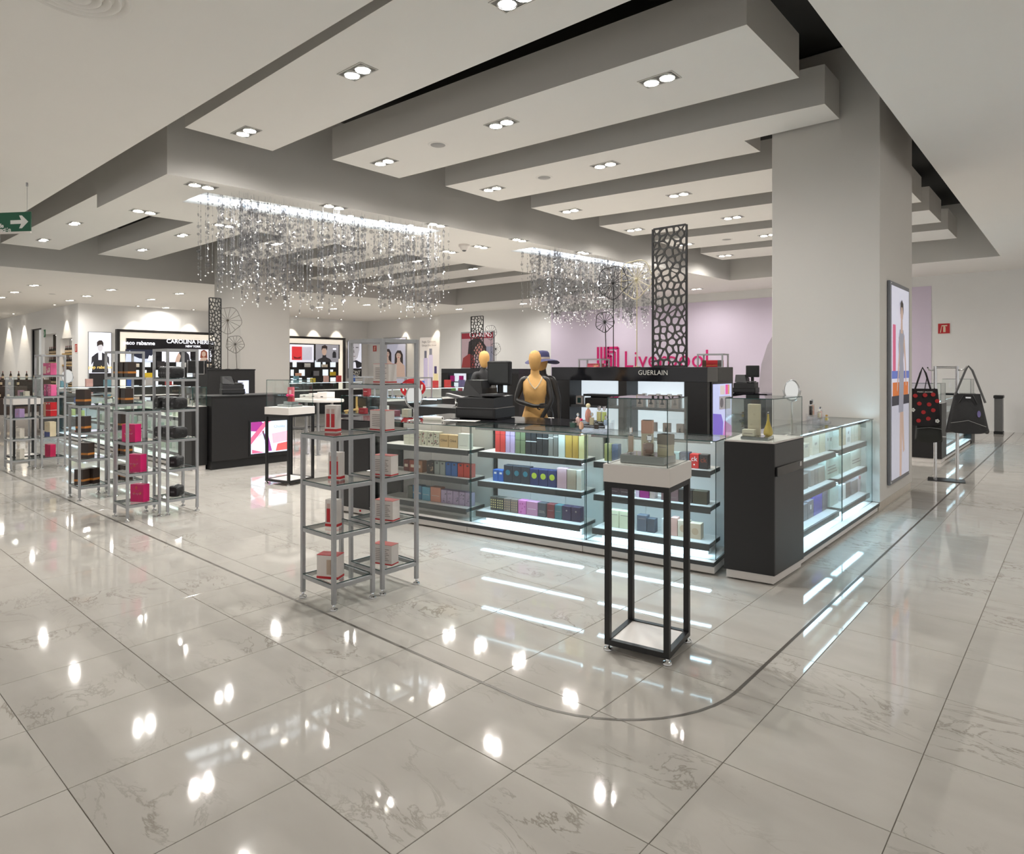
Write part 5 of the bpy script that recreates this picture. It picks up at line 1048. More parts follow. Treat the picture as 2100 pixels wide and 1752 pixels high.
# far black counters before the perfume wall
def far_counter(x0, x1, y0, y1, label, n=5, seed=1):
    o = thing('far_counter', label, 'counter', ((x0+x1)/2, (y0+y1)/2, 0)); a, b = (x1-x0)/2, (y1-y0)/2; rr = random.Random(seed)
    MB().bbox(-a, a, -b, b, 0, .8, .004).build('body', BLACK, o); MB().box(-a, a, -b, b, .8, .81).build('deck', WHITEL, o)
    for (p0, p1, q0, q1) in ((-a, a, -b, -b+.008), (-a, a, b-.008, b), (-a, -a+.008, -b+.01, b-.01), (a-.008, a, -b+.01, b-.01)): pane(MB(), p0, p1, q0, q1, .811, 1.08).build('case_glass', GL, o)
    pane(MB(), -a, a, -b, b, 1.08, 1.088).build('case_lid', GL, o); MB().box(a-.05, a-.03, -b+.02, b-.02, 1.068, 1.075).build('led_strip', MATS['pale_led'], o)
    for k in range(n):
        c_ = [cm(206, 200, 196), cm(70, 110, 190), cm(216, 190, 60), cm(190, 60, 60), cm(120, 170, 186), cm(226, 180, 170), cm(96, 90, 130)][rr.randrange(7)]
        carton('tester_carton', 'small carton on the %s, %s along' % (label, ORDX[k]), 'cartons on far counters', ((x0+x1)/2+rr.uniform(-.1, .2), y0+(y1-y0)*(k+.5)/n, 1.0885), math.pi/2, .16, .1, .12+.12*rr.random(), c_, [('lines', 1, .04, .012, GRYL)])
far_counter(-20.6, -19.9, 10.6, 14.4, 'far glass counter right of the distant column', 7, 3)
far_counter(-20.6, -19.9, 4.9, 8.0, 'far glass counter left of the black fixture', 6, 5)
far_counter(-13.0, -12.3, 9.5, 12.6, 'dark glass counter behind the white table', 6, 8)
# second lit fixture, centre back, with screen, flowers and red poster
gx0, gx1, gy = PY(905, 790, 15.5).x, PY(1064, 790, 15.5).x, 15.5
wn = [(PY(a, 790, gy).x, PY(b, 790, gy).x, .8, 1.4) for a, b in ((919, 956), (961, 990), (1006, 1040))]
f2 = fixture(gx0, gx1, gy, .8, 1.56, wn, .8, 'smaller black fixture with backlit shelves at the centre back', mids=(1.12,))
for k, (px, z, c_, lb) in enumerate(((928, 1.12, cm(200, 20, 140), 'magenta'), (946, 1.12, cm(200, 20, 140), 'magenta'), (930, .8, cm(120, 190, 60), 'lime green'), (944, .8, cm(190, 40, 60), 'red'), (975, 1.12, cm(90, 80, 80), 'grey brown'))):
    p = PY(px, 790, gy+.1); carton('perfume_carton', lb+' carton %s in the centre back fixture' % ['at the upper left', 'beside the upper left one', 'at the lower left', 'at the lower middle', 'in the second bay'][k], 'cartons in the centre back fixture', (p.x, p.y, z+.0005), 0, .15, .08, .2 if z > 1 else .12, c_, [('lines', 1, .05, .01, WL)])
a, b = PY(966, 750, gy+.4), PY(991, 750, gy+.4); voronoi_panel((a.x, gy+.4, 1.5605), 0, b.x-a.x, 1.78, 'small perforated screen before the red beauty poster', 14, 4, 18)
for px, hh_, r_ in ((1007, 1.2, .24), (1017, .65, .2)):
    p = PY(px, 750, gy+.3); wire_flower((p.x, p.y, 1.5605), hh_, r_, .1, ('taller' if hh_ > 1 else 'shorter')+' wire flower beside the red beauty poster')
# ---------------- posters
def poster(name, label, px0, px1, py0, py1, plane, val, back, polys, frame=None, th=.05, cat='poster', floor_=False):
    f_ = PX if plane == 'x' else PY; a, b = f_(px0, (py0+py1)/2, val), f_(px1, (py0+py1)/2, val); z0, z1 = f_((px0+px1)/2, py1, val).z, f_((px0+px1)/2, py0, val).z
    o = thing(name, label, cat, (a+b)/2, math.pi/2 if plane == 'x' else 0); o.location.z = z0; W = (b.y-a.y) if plane == 'x' else (b.x-a.x); H = z1-z0
    MB().bbox(-W/2, W/2, 0, th, (-z0 if floor_ else 0), H, .004).build('frame', frame or STEEL, o); m_ = .03*W
    MB().box(-W/2+m_, W/2-m_, -.003, -.0005, m_, H-m_).build('printed_sheet', back, o)
    k = 0
    for c_, pg in polys:
        k += 1; MB().slab([((x-.5)*(W-2*m_), m_+z*(H-2*m_)) for x, z in pg], -.003-.0015*k, -.003-.0015*(k-1)).build('printed_shape', c_, o)
    return o, W, H
pb = lambda c_: c_
skn, hair, dk, lt, md = glow('skin', 190, 164, 150, .5), glow('hair', 52, 42, 40, .4), glow('coat', 44, 44, 50, .4), glow('paper', 224, 226, 240, .9), glow('greyskin', 190, 188, 194, .7)
man = [(dk, [(.12, 0), (.88, 0), (.82, .3), (.92, .18), (.9, .42), (.68, .52), (.5, .56), (.33, .52), (.12, .42), (.1, .2), (.2, .3)]), (lt, [(.42, .34), (.58, .34), (.58, .55), (.42, .55)]), (md, ell(.5, .68, .12, .11)), (hair, [(.36, .7), (.35, .82), (.45, .87), (.58, .87), (.65, .8), (.64, .7), (.56, .76), (.44, .74)])]
o, W, H = poster('fashion_poster', 'tall lightbox with a dark-haired figure in a black jacket', 181, 229, 681, 806, 'x', -28.44, lt, [(glow('blackfoot', 36, 34, 36, .2), rect(0, 1, 0, .32))]+[(c_, [(x, .33+.62*z) for x, z in pg]) for c_, pg in man])
text('lettering', 'pop rabanne', W*.2, glow('goldtext', 222, 190, 110, .8), o, (0, -.02, H*.42), bold=.004)
face = [(dk, [(.25, 0), (.75, 0), (1, .05), (1, .2), (.62, .3), (.4, .28)]), (lt, [(.3, 0), (.6, 0), (.55, .22), (.42, .24)]), (md, [(.15, .9), (.12, .6), (.25, .35), (.45, .26), (.7, .4), (.85, .7), (.85, 1), (.2, 1)]), (glow('shade', 120, 118, 126, .5), [(.2, .78), (.42, .8), (.42, .76), (.2, .74)]), (glow('shade2', 120, 118, 126, .5), [(.56, .8), (.76, .8), (.76, .76), (.56, .76)]), (glow('shade3', 140, 134, 140, .5), [(.42, .72), (.36, .58), (.48, .57)]), (glow('lips', 150, 130, 134, .5), [(.34, .46), (.54, .46), (.5, .43), (.38, .43)])]
o, W, H = poster('portrait_poster', 'lightbox with a large grey portrait above black lettering panel', 713, 742, 700, 776, 'x', -28.444, lt, [(glow('blackfoot', 36, 34, 36, .2), rect(0, 1, 0, .26))]+[(c_, [(x, .27+.73*z) for x, z in pg]) for c_, pg in face])
text('lettering', 'MONT', W*.26, WT, o, (0, -.025, H*.16), bold=.005); text('lettering', 'BLANC', W*.2, WT, o, (0, -.025, H*.08), bold=.004)
def wom(dx, cz): return [(hair, [(dx-.2, cz-.3), (dx+.2, cz-.34), (dx+.19, cz+.02), (dx+.1, cz+.11), (dx-.06, cz+.115), (dx-.17, cz+.03)]), (skn, [(dx-.26, cz-.5), (dx+.3, cz-.5), (dx+.27, cz-.22), (dx+.08, cz-.13), (dx+.06, cz-.04), (dx-.07, cz-.04), (dx-.07, cz-.14), (dx-.24, cz-.24)]), (skn, ell(dx, cz, .105, .075)), (glow('redlips', 170, 70, 76, .5), ell(dx, cz-.042, .035, .008, 8)), (hair, [(dx-.07, cz+.012), (dx-.03, cz+.016), (dx-.03, cz+.01), (dx-.07, cz+.006)]), (hair, [(dx+.03, cz+.016), (dx+.07, cz+.012), (dx+.07, cz+.006), (dx+.03, cz+.01)]), (glow('noseshade', 160, 128, 116, .4), [(dx-.012, cz-.018), (dx+.012, cz-.018), (dx, cz+.01)]), (hair, [(dx-.12, cz-.01), (dx-.1, cz+.075), (dx+.0, cz+.1), (dx+.11, cz+.075), (dx+.13, cz-.02), (dx+.08, cz+.045), (dx-.02, cz+.062), (dx-.09, cz+.04)])]
o, W, H = poster('beauty_poster', 'beauty lightbox with two long-haired portraits on the alcove wall', 786, 833, 692, 790, 'y', 20.855, glow('mist', 170, 170, 186, .7), wom(.16, .66)+wom(.7, .62))
text('lettering', 'LANCOME', W*.14, glow('white', 240, 240, 240, .9), o, (0, -.03, H*.93))
o, W, H = poster('skincare_poster', 'pale skincare poster with bottles on the alcove wall', 860, 902, 690, 800, 'y', 20.882, glow('pale', 222, 214, 206, .6), [(glow('lav', 190, 180, 204, .6), rect(.2, .42, .05, .6)), (glow('cap', 110, 110, 124, .5), rect(.24, .36, .6, .74)), (glow('lav2', 206, 196, 214, .6), rect(.46, .68, .02, .66)), (glow('cap2', 130, 130, 140, .5), rect(.5, .64, .66, .78)), (glow('cream', 222, 206, 160, .6), rect(.72, .95, .02, .3)), (glow('capl', 80, 70, 110, .5), rect(.76, .88, .3, .44))], frame=WHITE, th=.02)
text('lettering', 'Regla. Conócete,', W*.1, GRYL, o, (0, -.03, H*.9)); text('lettering', 'Clinique Even Better', W*.085, GRYL, o, (0, -.03, H*.83))
o, W, H = poster('beauty_poster', 'red-topped beauty poster with a dark-haired profile at the centre back', 945, 1013, 680, 757, 'y', 17.2, glow('blush', 186, 160, 166, .35), [(glow('winetop', 150, 30, 50, .35), rect(0, 1, .84, 1)), (glow('hairp', 50, 40, 44, .2), [(.2, .35), (.24, .75), (.4, .84), (.6, .84), (.78, .62), (.9, .4), (.7, .5), (.62, .7), (.45, .6), (.4, .3)]), (glow('skinp', 190, 130, 120, .35), [(.4, .5), (.58, .74), (.7, .62), (.74, .5), (.62, .42), (.5, .34)]), (glow('redcoat', 150, 56, 56, .3), [(0, 0), (.45, 0), (.4, .36), (.24, .4), (.05, .28)]), (glow('bluegrey', 150, 150, 170, .3), rect(.8, 1, .1, .6))], floor_=True)
text('lettering', 'CLARINS', W*.17, glow('white', 240, 240, 240, .9), o, (W*.12, -.03, H*.91))
# column lightbox on the aisle face of the near column
y0, y1 = 8.45, 9.52; z0, z1 = .25, 2.6
o = thing('column_lightbox', 'tall fashion lightbox on the aisle side of the large column', 'lightbox', (-1.698, (y0+y1)/2, z0), math.pi/2); W, H = y1-y0, z1-z0
MB().bbox(-W/2, W/2, -.035, .0, 0, H, .006).build('frame', mat('aluminium_frame', srgb(130, 132, 138), .4, metal=.6), o)
MB().box(-W/2+.05, W/2-.05, -.0375, -.0355, .05, H-.05).build('lit_face', glow('streetgrey', 206, 206, 222, .62), o)
fs = [(glow('pavement', 190, 190, 204, .55), rect(0, 1, 0, .42)), (glow('taxi', 206, 110, 40, .5), rect(.05, .95, .42, .5)), (glow('darkcar', 50, 50, 64, .3), [(0, .38), (1, .38), (1, .43), (0, .43)]), (glow('bluesky', 90, 110, 190, .5), rect(.0, 1, .52, .56)), (glow('rednote', 206, 90, 130, .5), rect(.05, .2, .56, .8)),
      (skn, [(.42, .0), (.52, .0), (.56, .2), (.6, .36), (.44, .37), (.42, .2)]), (skn, [(.62, .12), (.7, .13), (.62, .36), (.5, .37)]), (glow('silverdress', 150, 150, 164, .45), [(.36, .34), (.62, .34), (.66, .55), (.62, .62), (.72, .72), (.62, .78), (.42, .78), (.34, .7), (.4, .58)]), (skn, [(.34, .76), (.38, .68), (.3, .55), (.24, .46), (.28, .45), (.36, .54), (.42, .68)]), (skn, [(.68, .76), (.78, .6), (.8, .48), (.76, .48), (.72, .6), (.62, .7)]), (skn, [(.46, .76), (.58, .76), (.56, .84), (.48, .84)]), (skn, ell(.52, .87, .075, .045)), (hair, [(.43, .86), (.44, .92), (.52, .94), (.6, .92), (.62, .86), (.56, .9), (.48, .9)])]
k = 0
for c_, pg in fs:
    k += 1; MB().slab([((x-.5)*(W-.1), .05+z*(H-.1)) for x, z in pg], -.0375-.0008*k, -.0375-.0008*(k-1)).build('printed_shape', c_, o)
for sx in (-1, 1):
    for z in (.03, H-.03): MB().lathe([(.012, 0), (.012, .004), (.001, .006)], 10).build('corner_bolt', CHROME, o, (sx*(W/2-.03), -.035, z)).rotation_euler = (math.pi/2, 0, 0)

# ================================================================== PERFUME WALL
X = -28.4; yA, yB = PX(238, 700, X).y, PX(706, 700, X).y; zT = 3.1
o = thing('perfume_wall', 'long black perfume wall display with lit brand panels and niches', 'display case', (X, (yA+yB)/2, 0), math.pi/2); W = yB-yA; Lx = lambda px: PX(px, 720, X).y-(yA+yB)/2; Lz = lambda px, py: PX(px, py, X).z
WARM = mat('warm_glow_border', (1, .9, .76), .5, emit=.5, ecol=(1, .9, .76))
for (a, b, c_, d_) in ((-W/2, W/2, zT-.1, zT), (-W/2, -W/2+.1, 0, zT-.1), (W/2-.1, W/2, 0, zT-.1)): MB().box(a, b, -.12, .1, c_, d_).build('outer_frame', BLACK, o)
for (a, b, c_, d_) in ((-W/2+.1, W/2-.1, zT-.34, zT-.1), (-W/2+.1, -W/2+.34, 0, zT-.34), (W/2-.34, W/2-.1, 0, zT-.34)): MB().box(a, b, .0, .06, c_, d_).build('glow_border', WARM, o)
zH = 2.16
MB().box(-W/2+.34, W/2-.34, -.1, .02, zH-.12, zT-.34).build('header_panel', BLACKG, o); MB().box(-W/2+.34, W/2-.34, .0, .08, 0, zH-.12).build('back_panel', BLACK, o)
GT = glow('sign', 236, 238, 250, 1.3)
text('brand_lettering', 'paco rabanne', .34, GT, o, (Lx(284), -.104, Lz(284, 704)), bold=.008, fit=Lx(316)-Lx(252)); text('brand_lettering', 'CAROLINA HERRERA', .31, GT, o, (Lx(396), -.104, Lz(396, 702)), bold=.005, fit=Lx(452)-Lx(342)); text('brand_lettering', 'NEW YORK', .15, GT, o, (Lx(394), -.104, Lz(394, 711)), bold=.004, fit=Lx(409)-Lx(378))
def pic(px0, px1, py0, py1, back, polys):
    a, b = Lx(px0), Lx(px1); c_, d_ = Lz((px0+px1)/2, py1), Lz((px0+px1)/2, py0); f = MB().box(a, b, -.106, -.101, c_, d_).build('lit_picture', back, o); k = 0
    for m_, pg in polys: k += 1; MB().slab([(a+x*(b-a), c_+z*(d_-c_)) for x, z in pg], -.106-.003*k, -.106-.003*(k-1)).build('printed_shape', m_, f)
nav = glow('nightblue', 30, 36, 56, .4)
pic(255, 317, 717, 743, nav, [(glow('foam', 190, 200, 220, .7), [(0, 0), (1, 0), (.95, .45), (.8, .3), (.6, .25), (.45, .3), (.25, .5), (.15, .9), (.02, .7)]), (glow('ice', 226, 232, 244, .8), [(.72, .1), (.78, .55), (.86, .5), (.92, .7), (1, .2)])])
pic(330, 388, 717, 743, lt, [(dk, [(.15, .15), (.25, .15), (.25, .6), (.15, .6)]), (dk, [(.55, .0), (1, 0), (.95, .6), (.8, .95), (.6, .95), (.6, .6)]), (skn, [(.45, 0), (.6, 0), (.66, .5), (.58, .75), (.5, .4)])])
pic(400, 432, 717, 742, lt, [(glow('auburn', 130, 66, 46, .5), [(.25, .3), (.3, .85), (.5, .98), (.7, .8), (.72, .3)]), (skn, [(.2, 0), (.8, 0), (.7, .3), (.5, .35), (.3, .3)]), (skn, ell(.48, .62, .13, .22)), (dk, [(.5, 0), (.75, 0), (.7, .2)])])
pic(592, 641, 707, 743, lt, [(glow('redpanel', 206, 50, 56, .8), rect(.08, .5, .12, .88)), (glow('silk', 190, 190, 206, .7), rect(.5, .92, .12, .88)), (glow('lash', 110, 30, 36, .4), [(.18, .2), (.42, .2), (.46, .32), (.3, .26), (.14, .32)])])
pic(645, 692, 707, 743, glow('studio', 150, 150, 160, .6), [(dk, [(.05, 0), (.7, 0), (.62, .18), (.45, .28), (.44, .4), (.3, .4), (.28, .26), (.1, .16)]), (skn, ell(.36, .6, .1, .22)), (hair, [(.24, .66), (.26, .9), (.4, .98), (.5, .88), (.48, .66), (.44, .78), (.3, .78)]), (GT, rect(.74, .88, .72, .8)), (dk, [(.72, .25), (.88, .25), (.88, .5), (.84, .62), (.76, .62), (.72, .5)])])
lx0, lx1 = -W/2+.45, W/2-.45; n = 22
for r_, (z0, z1) in enumerate(((1.62, 1.95), (1.2, 1.5), (.82, 1.1))):
    for k in range(n):
        a = lx0+(lx1-lx0)*k/n; q = (k*7+r_*3) % 5
        if q in (0, 2, 3): MB().box(a+.06, a+(lx1-lx0)/n*(.85 if q else .5), -.01, -.0005, z0, z1).build('lit_niche', BACKLIT, o)
    MB().box(lx0, lx1, -.16, -.011, z0-.05, z0-.005).build('shelf', BLACKM, o)
for k in range(20):
    a = lx0+(lx1-lx0)*(k+.4)/20; wy = (yA+yB)/2+a; r_ = k % 2
    carton('perfume_carton', 'small carton, %s shelf of the perfume wall, %s from left' % (['upper', 'lower'][r_], (ORDX+['eighteenth', 'nineteenth', 'twentieth'])[k]), 'cartons on the perfume wall', (X+.1, wy, (1.616, 1.196)[r_]), math.pi/2, .3, .08, .14+.05*(k % 3), [cm(216, 206, 190), cm(222, 190, 40), cm(46, 44, 48), cm(226, 170, 140), cm(206, 206, 206), cm(120, 120, 126)][k % 6], [('lines', 1, .04, .02, GRYL)])
# wall-washing spots over the perfume wall and alcove
def washer(p, lab, aim, power=90, size=62):
    o = thing('wall_spot', lab, 'spotlight', p, 0, 'wall-washing spotlights'); MB().lathe([(.06, -.012), (.09, -.012), (.095, 0)], 16, cap=False).build('rim', LAMPM, o); MB().lathe([(.06, -.004), (.001, -.012)], 16).build('bulb', LEDW, o)
    ld = bpy.data.lights.new('wash_beam', 'SPOT'); ld.energy = power; ld.spot_size = R_(size); ld.spot_blend = .35; ld.shadow_soft_size = .04; ld.color = (1, .88, .7)
    lo = bpy.data.objects.new('wash_beam', ld); COL.objects.link(lo); lo.parent = o; lo.location = (0, 0, -.03); lo.rotation_euler = Vector(aim).to_track_quat('-Z', 'Y').to_euler()
for k, px in enumerate((275, 330, 388, 598, 643, 690)):
    y = PX(px, 700, -28.5).y; washer((-28.08, y, ZL), 'ceiling spot washing the wall above the perfume display, %s from the left' % ORD[k], (-.12, 0, -1))
for k, px in enumerate((832, 897)):
    x = PY(px, 700, 20.9).x; washer((min(x, -22.35), 20.5, ZL), 'ceiling spot washing the alcove wall, %s one' % ['left', 'right'][k], (0, .12, -1), 110, 52)
washer((-29.9, 7.3, ZL), 'ceiling spot washing the cream wall by the bottle niches', (0, .12, -1), 90, 60)

washer((-36.3, 7.3, ZL), 'ceiling spot washing the far cream wall left of the glass door', (0, .12, -1), 130, 66); washer((-39.2, 7.3, ZL), 'leftmost ceiling spot washing the far cream wall', (0, .12, -1), 130, 66)
# ================================================================== BACK WALL SIGN
PK = cm(206, 30, 110, .5); yw = 20.284
a, b = PY(1225, 712, yw), PY(1270, 712, yw); zt, zb_ = a.z, PY(1247, 762, yw).z
o = thing('store_sign', 'magenta striped square logo and lettering on the lilac wall', 'sign', (a.x, yw-.001, zb_)); S = b.x-a.x; hS = zt-zb_
mb = MB(); st = S/13
for i in range(4):
    x = i*2*st; zb2 = i*2*st; mb.box(x, x+st*1.15, -.03, 0, zb2, hS); mb.box(x+st*1.15, S*.62, -.03, 0, zb2, zb2+st*1.15)
mb.build('logo_left_stripes', PK, o); mb = MB()
for i in range(4):
    x1 = S-i*2*st; z1_ = hS-i*2*st; mb.box(S*.5, x1-st*.6, -.03, 0, z1_-st*1.15, z1_); mb.box(x1-st*1.15, x1, -.03, 0, 0, z1_-st*.6)
    mb.add([(x1-st*.6, -.03, z1_), (x1, -.03, z1_-st*.6), (x1-st*1.15, -.03, z1_-st*.6), (x1-st*.6, -.03, z1_-st*1.15)], [(0, 3, 2, 1)])
mb.build('logo_right_stripes', PK, o)
c0, c1 = PY(1282, 720, yw), PY(1452, 720, yw); tz = PY(1366, 737, yw).z
t = text('sign_lettering', 'Liverpool', (c1.x-c0.x)/3.95, PK, o, ((c0.x+c1.x)/2-a.x, -.01, tz-zb_-.02), bold=-.004, extrude=.015, fit=c1.x-c0.x)
a, b = PY(1553, 700, yw), PY(1640, 700, yw); hx = b.x-a.x; z0_ = .6
o2 = MB().slab([(a.x, z0_), (a.x+.1*hx, 1.7), (a.x+.25*hx, 2.3), (a.x+.45*hx, 2.75), (a.x+.7*hx, 2.95), (b.x, 2.9), (b.x+1, z0_)], yw-.004, yw-.002).build('wall_print', mat('grey_photo_print', srgb(176, 168, 176), .7, noise=.2, scale=1.5), wb)
# extinguisher signs
def fire_sign(p, rz, s, label):
    o = thing('extinguisher_sign', label, 'sign', p, rz, 'red extinguisher signs'); MB().bbox(-s/2-.012, s/2+.012, 0, .012, -s/2-.02, s/2+.012, .002).build('backing_plate', WHITEL, o); MB().box(-s/2, s/2, -.002, -.0005, -s/2, s/2).build('red_face', cm(186, 30, 40), o)
    MB().slab([(-.06*s, -.36*s), (.14*s, -.36*s), (.14*s, .12*s), (.06*s, .2*s), (.28*s, .24*s), (.28*s, .34*s), (-.2*s, .34*s), (-.2*s, .24*s), (-.02*s, .2*s), (-.06*s, .12*s)], -.004, -.002).build('extinguisher_mark', cm(226, 206, 180), o); MB().slab([(-.34*s, -.4*s), (-.26*s, -.4*s), (-.16*s, .3*s), (-.2*s, .34*s)], -.004, -.002).build('hose_mark', cm(226, 206, 180), o)
p = PY(1936, 674, 20.3); fire_sign((p.x, 20.285, p.z), 0, .26, 'red fire extinguisher sign on the white wall right of the column')
p = PY(769, 715, 20.9); fire_sign((p.x, 20.885, p.z), 0, .3, 'red fire extinguisher sign on the alcove wall')
p = PY(157, 714, 7.7); fire_sign((p.x, 7.685, p.z), 0, .3, 'red fire sign at the corner of the bottle niche wall')
p = PY(92, 684, 7.7); o = thing('exit_marker', 'small green exit marker above the bottle niches', 'sign', (p.x, 7.686, p.z)); MB().box(-.12, .12, 0, .012, -.16, .16).build('panel', cm(30, 110, 70), o); MB().slab([(-.04, -.1), (.05, 0), (-.04, .1), (-.08, .1), (0, 0), (-.08, -.1)], -.003, -.0005).build('arrow', WT, o)

# ================================================================== AISLE ON THE RIGHT
cx_, cyy = -1.47, 11.0
o = thing('bag_stand', 'chrome post stand hung with bags in the right aisle', 'stand', (cx_, cyy, 0), R_(8))
MB().bbox(-.22, .22, -.16, .16, 0, .012, .002).build('base_plate', mat('dark_steel_plate', srgb(62, 62, 64), .3, metal=.7), o)
for s in (-1, 1): MB().cyl((s*.13-.0, 0, .012), (s*.13, 0, 1.62), .022, 14).build('post', CHROME, o)
MB().cyl((-.13, 0, 1.6), (.13, 0, 1.6), .016, 12).build('top_bar', CHROME, o); MB().cyl((-.13, 0, .62), (.0, 0, .62), .012, 10).build('lower_bar', CHROME, o)
MB().tube([(-.13, 0, 1.56), (-.2, -.06, 1.56), (-.22, -.1, 1.6)], .01, 8).build('hook', CHROME, o); MB().tube([(.13, 0, 1.56), (.2, -.06, 1.57), (.24, -.08, 1.62)], .01, 8).build('hook', CHROME, o)
DOT = mat('black_tote_cloth', srgb(28, 24, 28), .7); DRED = cm(190, 40, 44, .6)
def soft_bag(o, w, d, h, m, name, taper=.85, sag=.03):
    n, kk = 20, 8; vs = []
    for k in range(kk+1):
        z = h*k/kk; f = (1-(1-taper)*(k/kk)); dd = d*(.75+.5*math.sin(math.pi*min(1, k/kk+.12)))*(1-.55*(k/kk)**3)
        for i in range(n):
            t = 2*math.pi*i/n; c, s = math.cos(t), math.sin(t); vs.append((w/2*f*math.copysign(abs(c)**.45, c), dd/2*math.copysign(abs(s)**.6, s), z-sag*math.sin(3*t)*(k == 0)))
    mb = MB().add(vs, [(k*n+i, k*n+(i+1) % n, (k+1)*n+(i+1) % n, (k+1)*n+i) for k in range(kk) for i in range(n)], 0, True); mb.add(vs[:n], [tuple(range(n-1, -1, -1))]); mb.add(vs[-n:], [tuple(range(n))])
    return mb.build(name, m, o)
tb = thing('tote_bag', 'black tote bag with red dots and white flowers hanging from the chrome stand', 'bag', (cx_-.26, cyy-.2, .8), R_(24)); soft_bag(tb, .47, .1, .5, DOT, 'bag_body', .82)
MB().tube([(-.1, -.03, .48), (-.03, -.03, .72), (.01, .02, .8), (.04, -.02, .72), (.1, -.03, .48)], .012, 6).build('handle', DOT, tb)
rn = random.Random(2)
for k, (x, z) in enumerate(((-.17, .08), (-.06, .05), (.06, .08), (.17, .05), (-.13, .2), (.0, .17), (.12, .2), (-.18, .3), (-.05, .29), (.07, .28), (.17, .33), (-.1, .4), (.02, .41), (.12, .42))):
    if k in (4, 3): 
        for j in range(5): t = j*1.257; MB().slab(ell(x+.017*math.cos(t), z+.017*math.sin(t), .012, .012, 8), -.066, -.06).build('flower_petal', WT, tb)
    else: MB().slab(ell(x, z, .028, .028, 14), -.065, -.05).build('red_dot', DRED, tb)
text('lettering', 'MARC JACOBS', .03, WT, tb, (.02, -.062, .455), extrude=.0005)
bb = thing('duffel_bag', 'charcoal shoulder bag with grey strap hanging at the right of the chrome stand', 'bag', (cx_+.26, cyy-.14, .72), R_(14)); soft_bag(bb, .5, .16, .52, mat('charcoal_nylon', srgb(50, 50, 52), .6, bump=.4, scale=30), 'bag_body', .6)
MB().tube([(-.14, -.02, .5), (-.02, .0, .84), (.02, .03, .9), (.06, 0, .84), (.2, -.04, .4)], .014, 6).build('strap', cm(100, 100, 100), bb); MB().tube([(-.2, -.1, .12), (0, -.115, .16), (.2, -.1, .08)], .004, 5).build('piping', cm(170, 170, 168), bb); MB().slab(ell(.12, .25, .02, .045), -.105, -.09).build('badge', cm(140, 130, 190), bb); MB().tube([(-.1, -.09, .4), (-.05, -.1, .5), (.05, -.1, .5), (.1, -.09, .38)], .01, 6).build('grab_handle', BLACKM, bb); MB().box(-.03, .03, -.1, -.09, .46, .48).build('buckle', CHROME, bb)
b2 = thing('pouch_bag', 'small dark pouch hanging under the dotted tote', 'bag', (cx_-.2, cyy-.085, .56), R_(20)); soft_bag(b2, .34, .1, .24, mat('dark_olive_nylon', srgb(36, 38, 34), .6), 'bag_body', .9); MB().tube([(-.15, 0, .22), (-.08, .0, .5), (-.02, .0, .9)], .006, 5).build('cord', BLACKM, b2); MB().tube([(-.15, -.05, .17), (0, -.055, .19), (.15, -.05, .17)], .004, 5).build('zip', STEEL, b2)
# far aisle counter
corner_case(-2.35, -1.78, 12.85, 13.35, 1.0, .33, 'black glass-topped cabinet in the right aisle behind the bag stand')
vitrine((-1.78, 13.36), math.pi/2, 0, 1.7, 'lit glass counter along the far right aisle, nearer unit'); vitrine((-1.78, 13.36), math.pi/2, 1.7, 3.3, 'lit glass counter along the far right aisle, farther unit')
o = thing('end_cabinet', 'dark end cabinet with glass case finishing the far aisle counter', 'cabinet', (-2.05, 16.95, 0)); MB().bbox(-.27, .27, -.28, .28, 0, 1.03, .004).build('body', BLACK, o); MB().bbox(-.28, .28, -.29, .29, 1.03, 1.05, .003).build('top_panel', BLACKG, o); pane(MB(), .25, .257, -.27, .27, 1.051, 1.35).build('case_glass', GL, o); pane(MB(), -.25, .25, -.27, -.263, 1.051, 1.35).build('case_glass', GL, o); pane(MB(), -.25, .257, -.27, .27, 1.351, 1.357).build('case_lid', GL, o)
for k, (y, c_) in enumerate(((12.98, cm(206, 110, 130)), (13.1, cm(196, 60, 80)), (13.22, cm(226, 200, 196)))): carton('perfume_carton', ['dusty pink', 'rose red', 'pale pink'][k]+' carton in the glass case behind the dotted tote', 'cartons in the aisle case', (-2.05+.06*k, y, 1.0085), math.pi/2, .09, .08, .14+.03*k, c_, [('lines', 1, .04, .01, WL)])
tabletop_mirror((-2.9, 13.4, 1.08), R_(42), .12, .3, 'oval mirror half hidden behind the column'); o = thing('far_counter', 'black counter partly hidden behind the column', 'counter', (-2.9, 13.3, 0)); MB().bbox(-.5, .5, -.3, .3, .08, 1.06, .004).build('body', BLACK, o); MB().bbox(-.46, .46, -.26, .26, 0, .08, .003).build('kick_board', WHITEL, o); MB().box(-.52, .52, -.32, .32, 1.06, 1.079).build('top_panel', BLACKG, o)
o = thing('waste_bin', 'slim dark waste bin against the far right wall', 'bin', (-1.55, 19.6, 0)); MB().bbox(-.09, .09, -.16, .16, 0, .06, .004).build('base', BLACKM, o); MB().bbox(-.08, .08, -.15, .15, .06, .86, .01).build('body', mat('bin_steel', srgb(110, 110, 110), .4, metal=.5), o); MB().bbox(-.095, .095, -.17, .17, .86, .93, .01).build('lid', BLACKM, o)

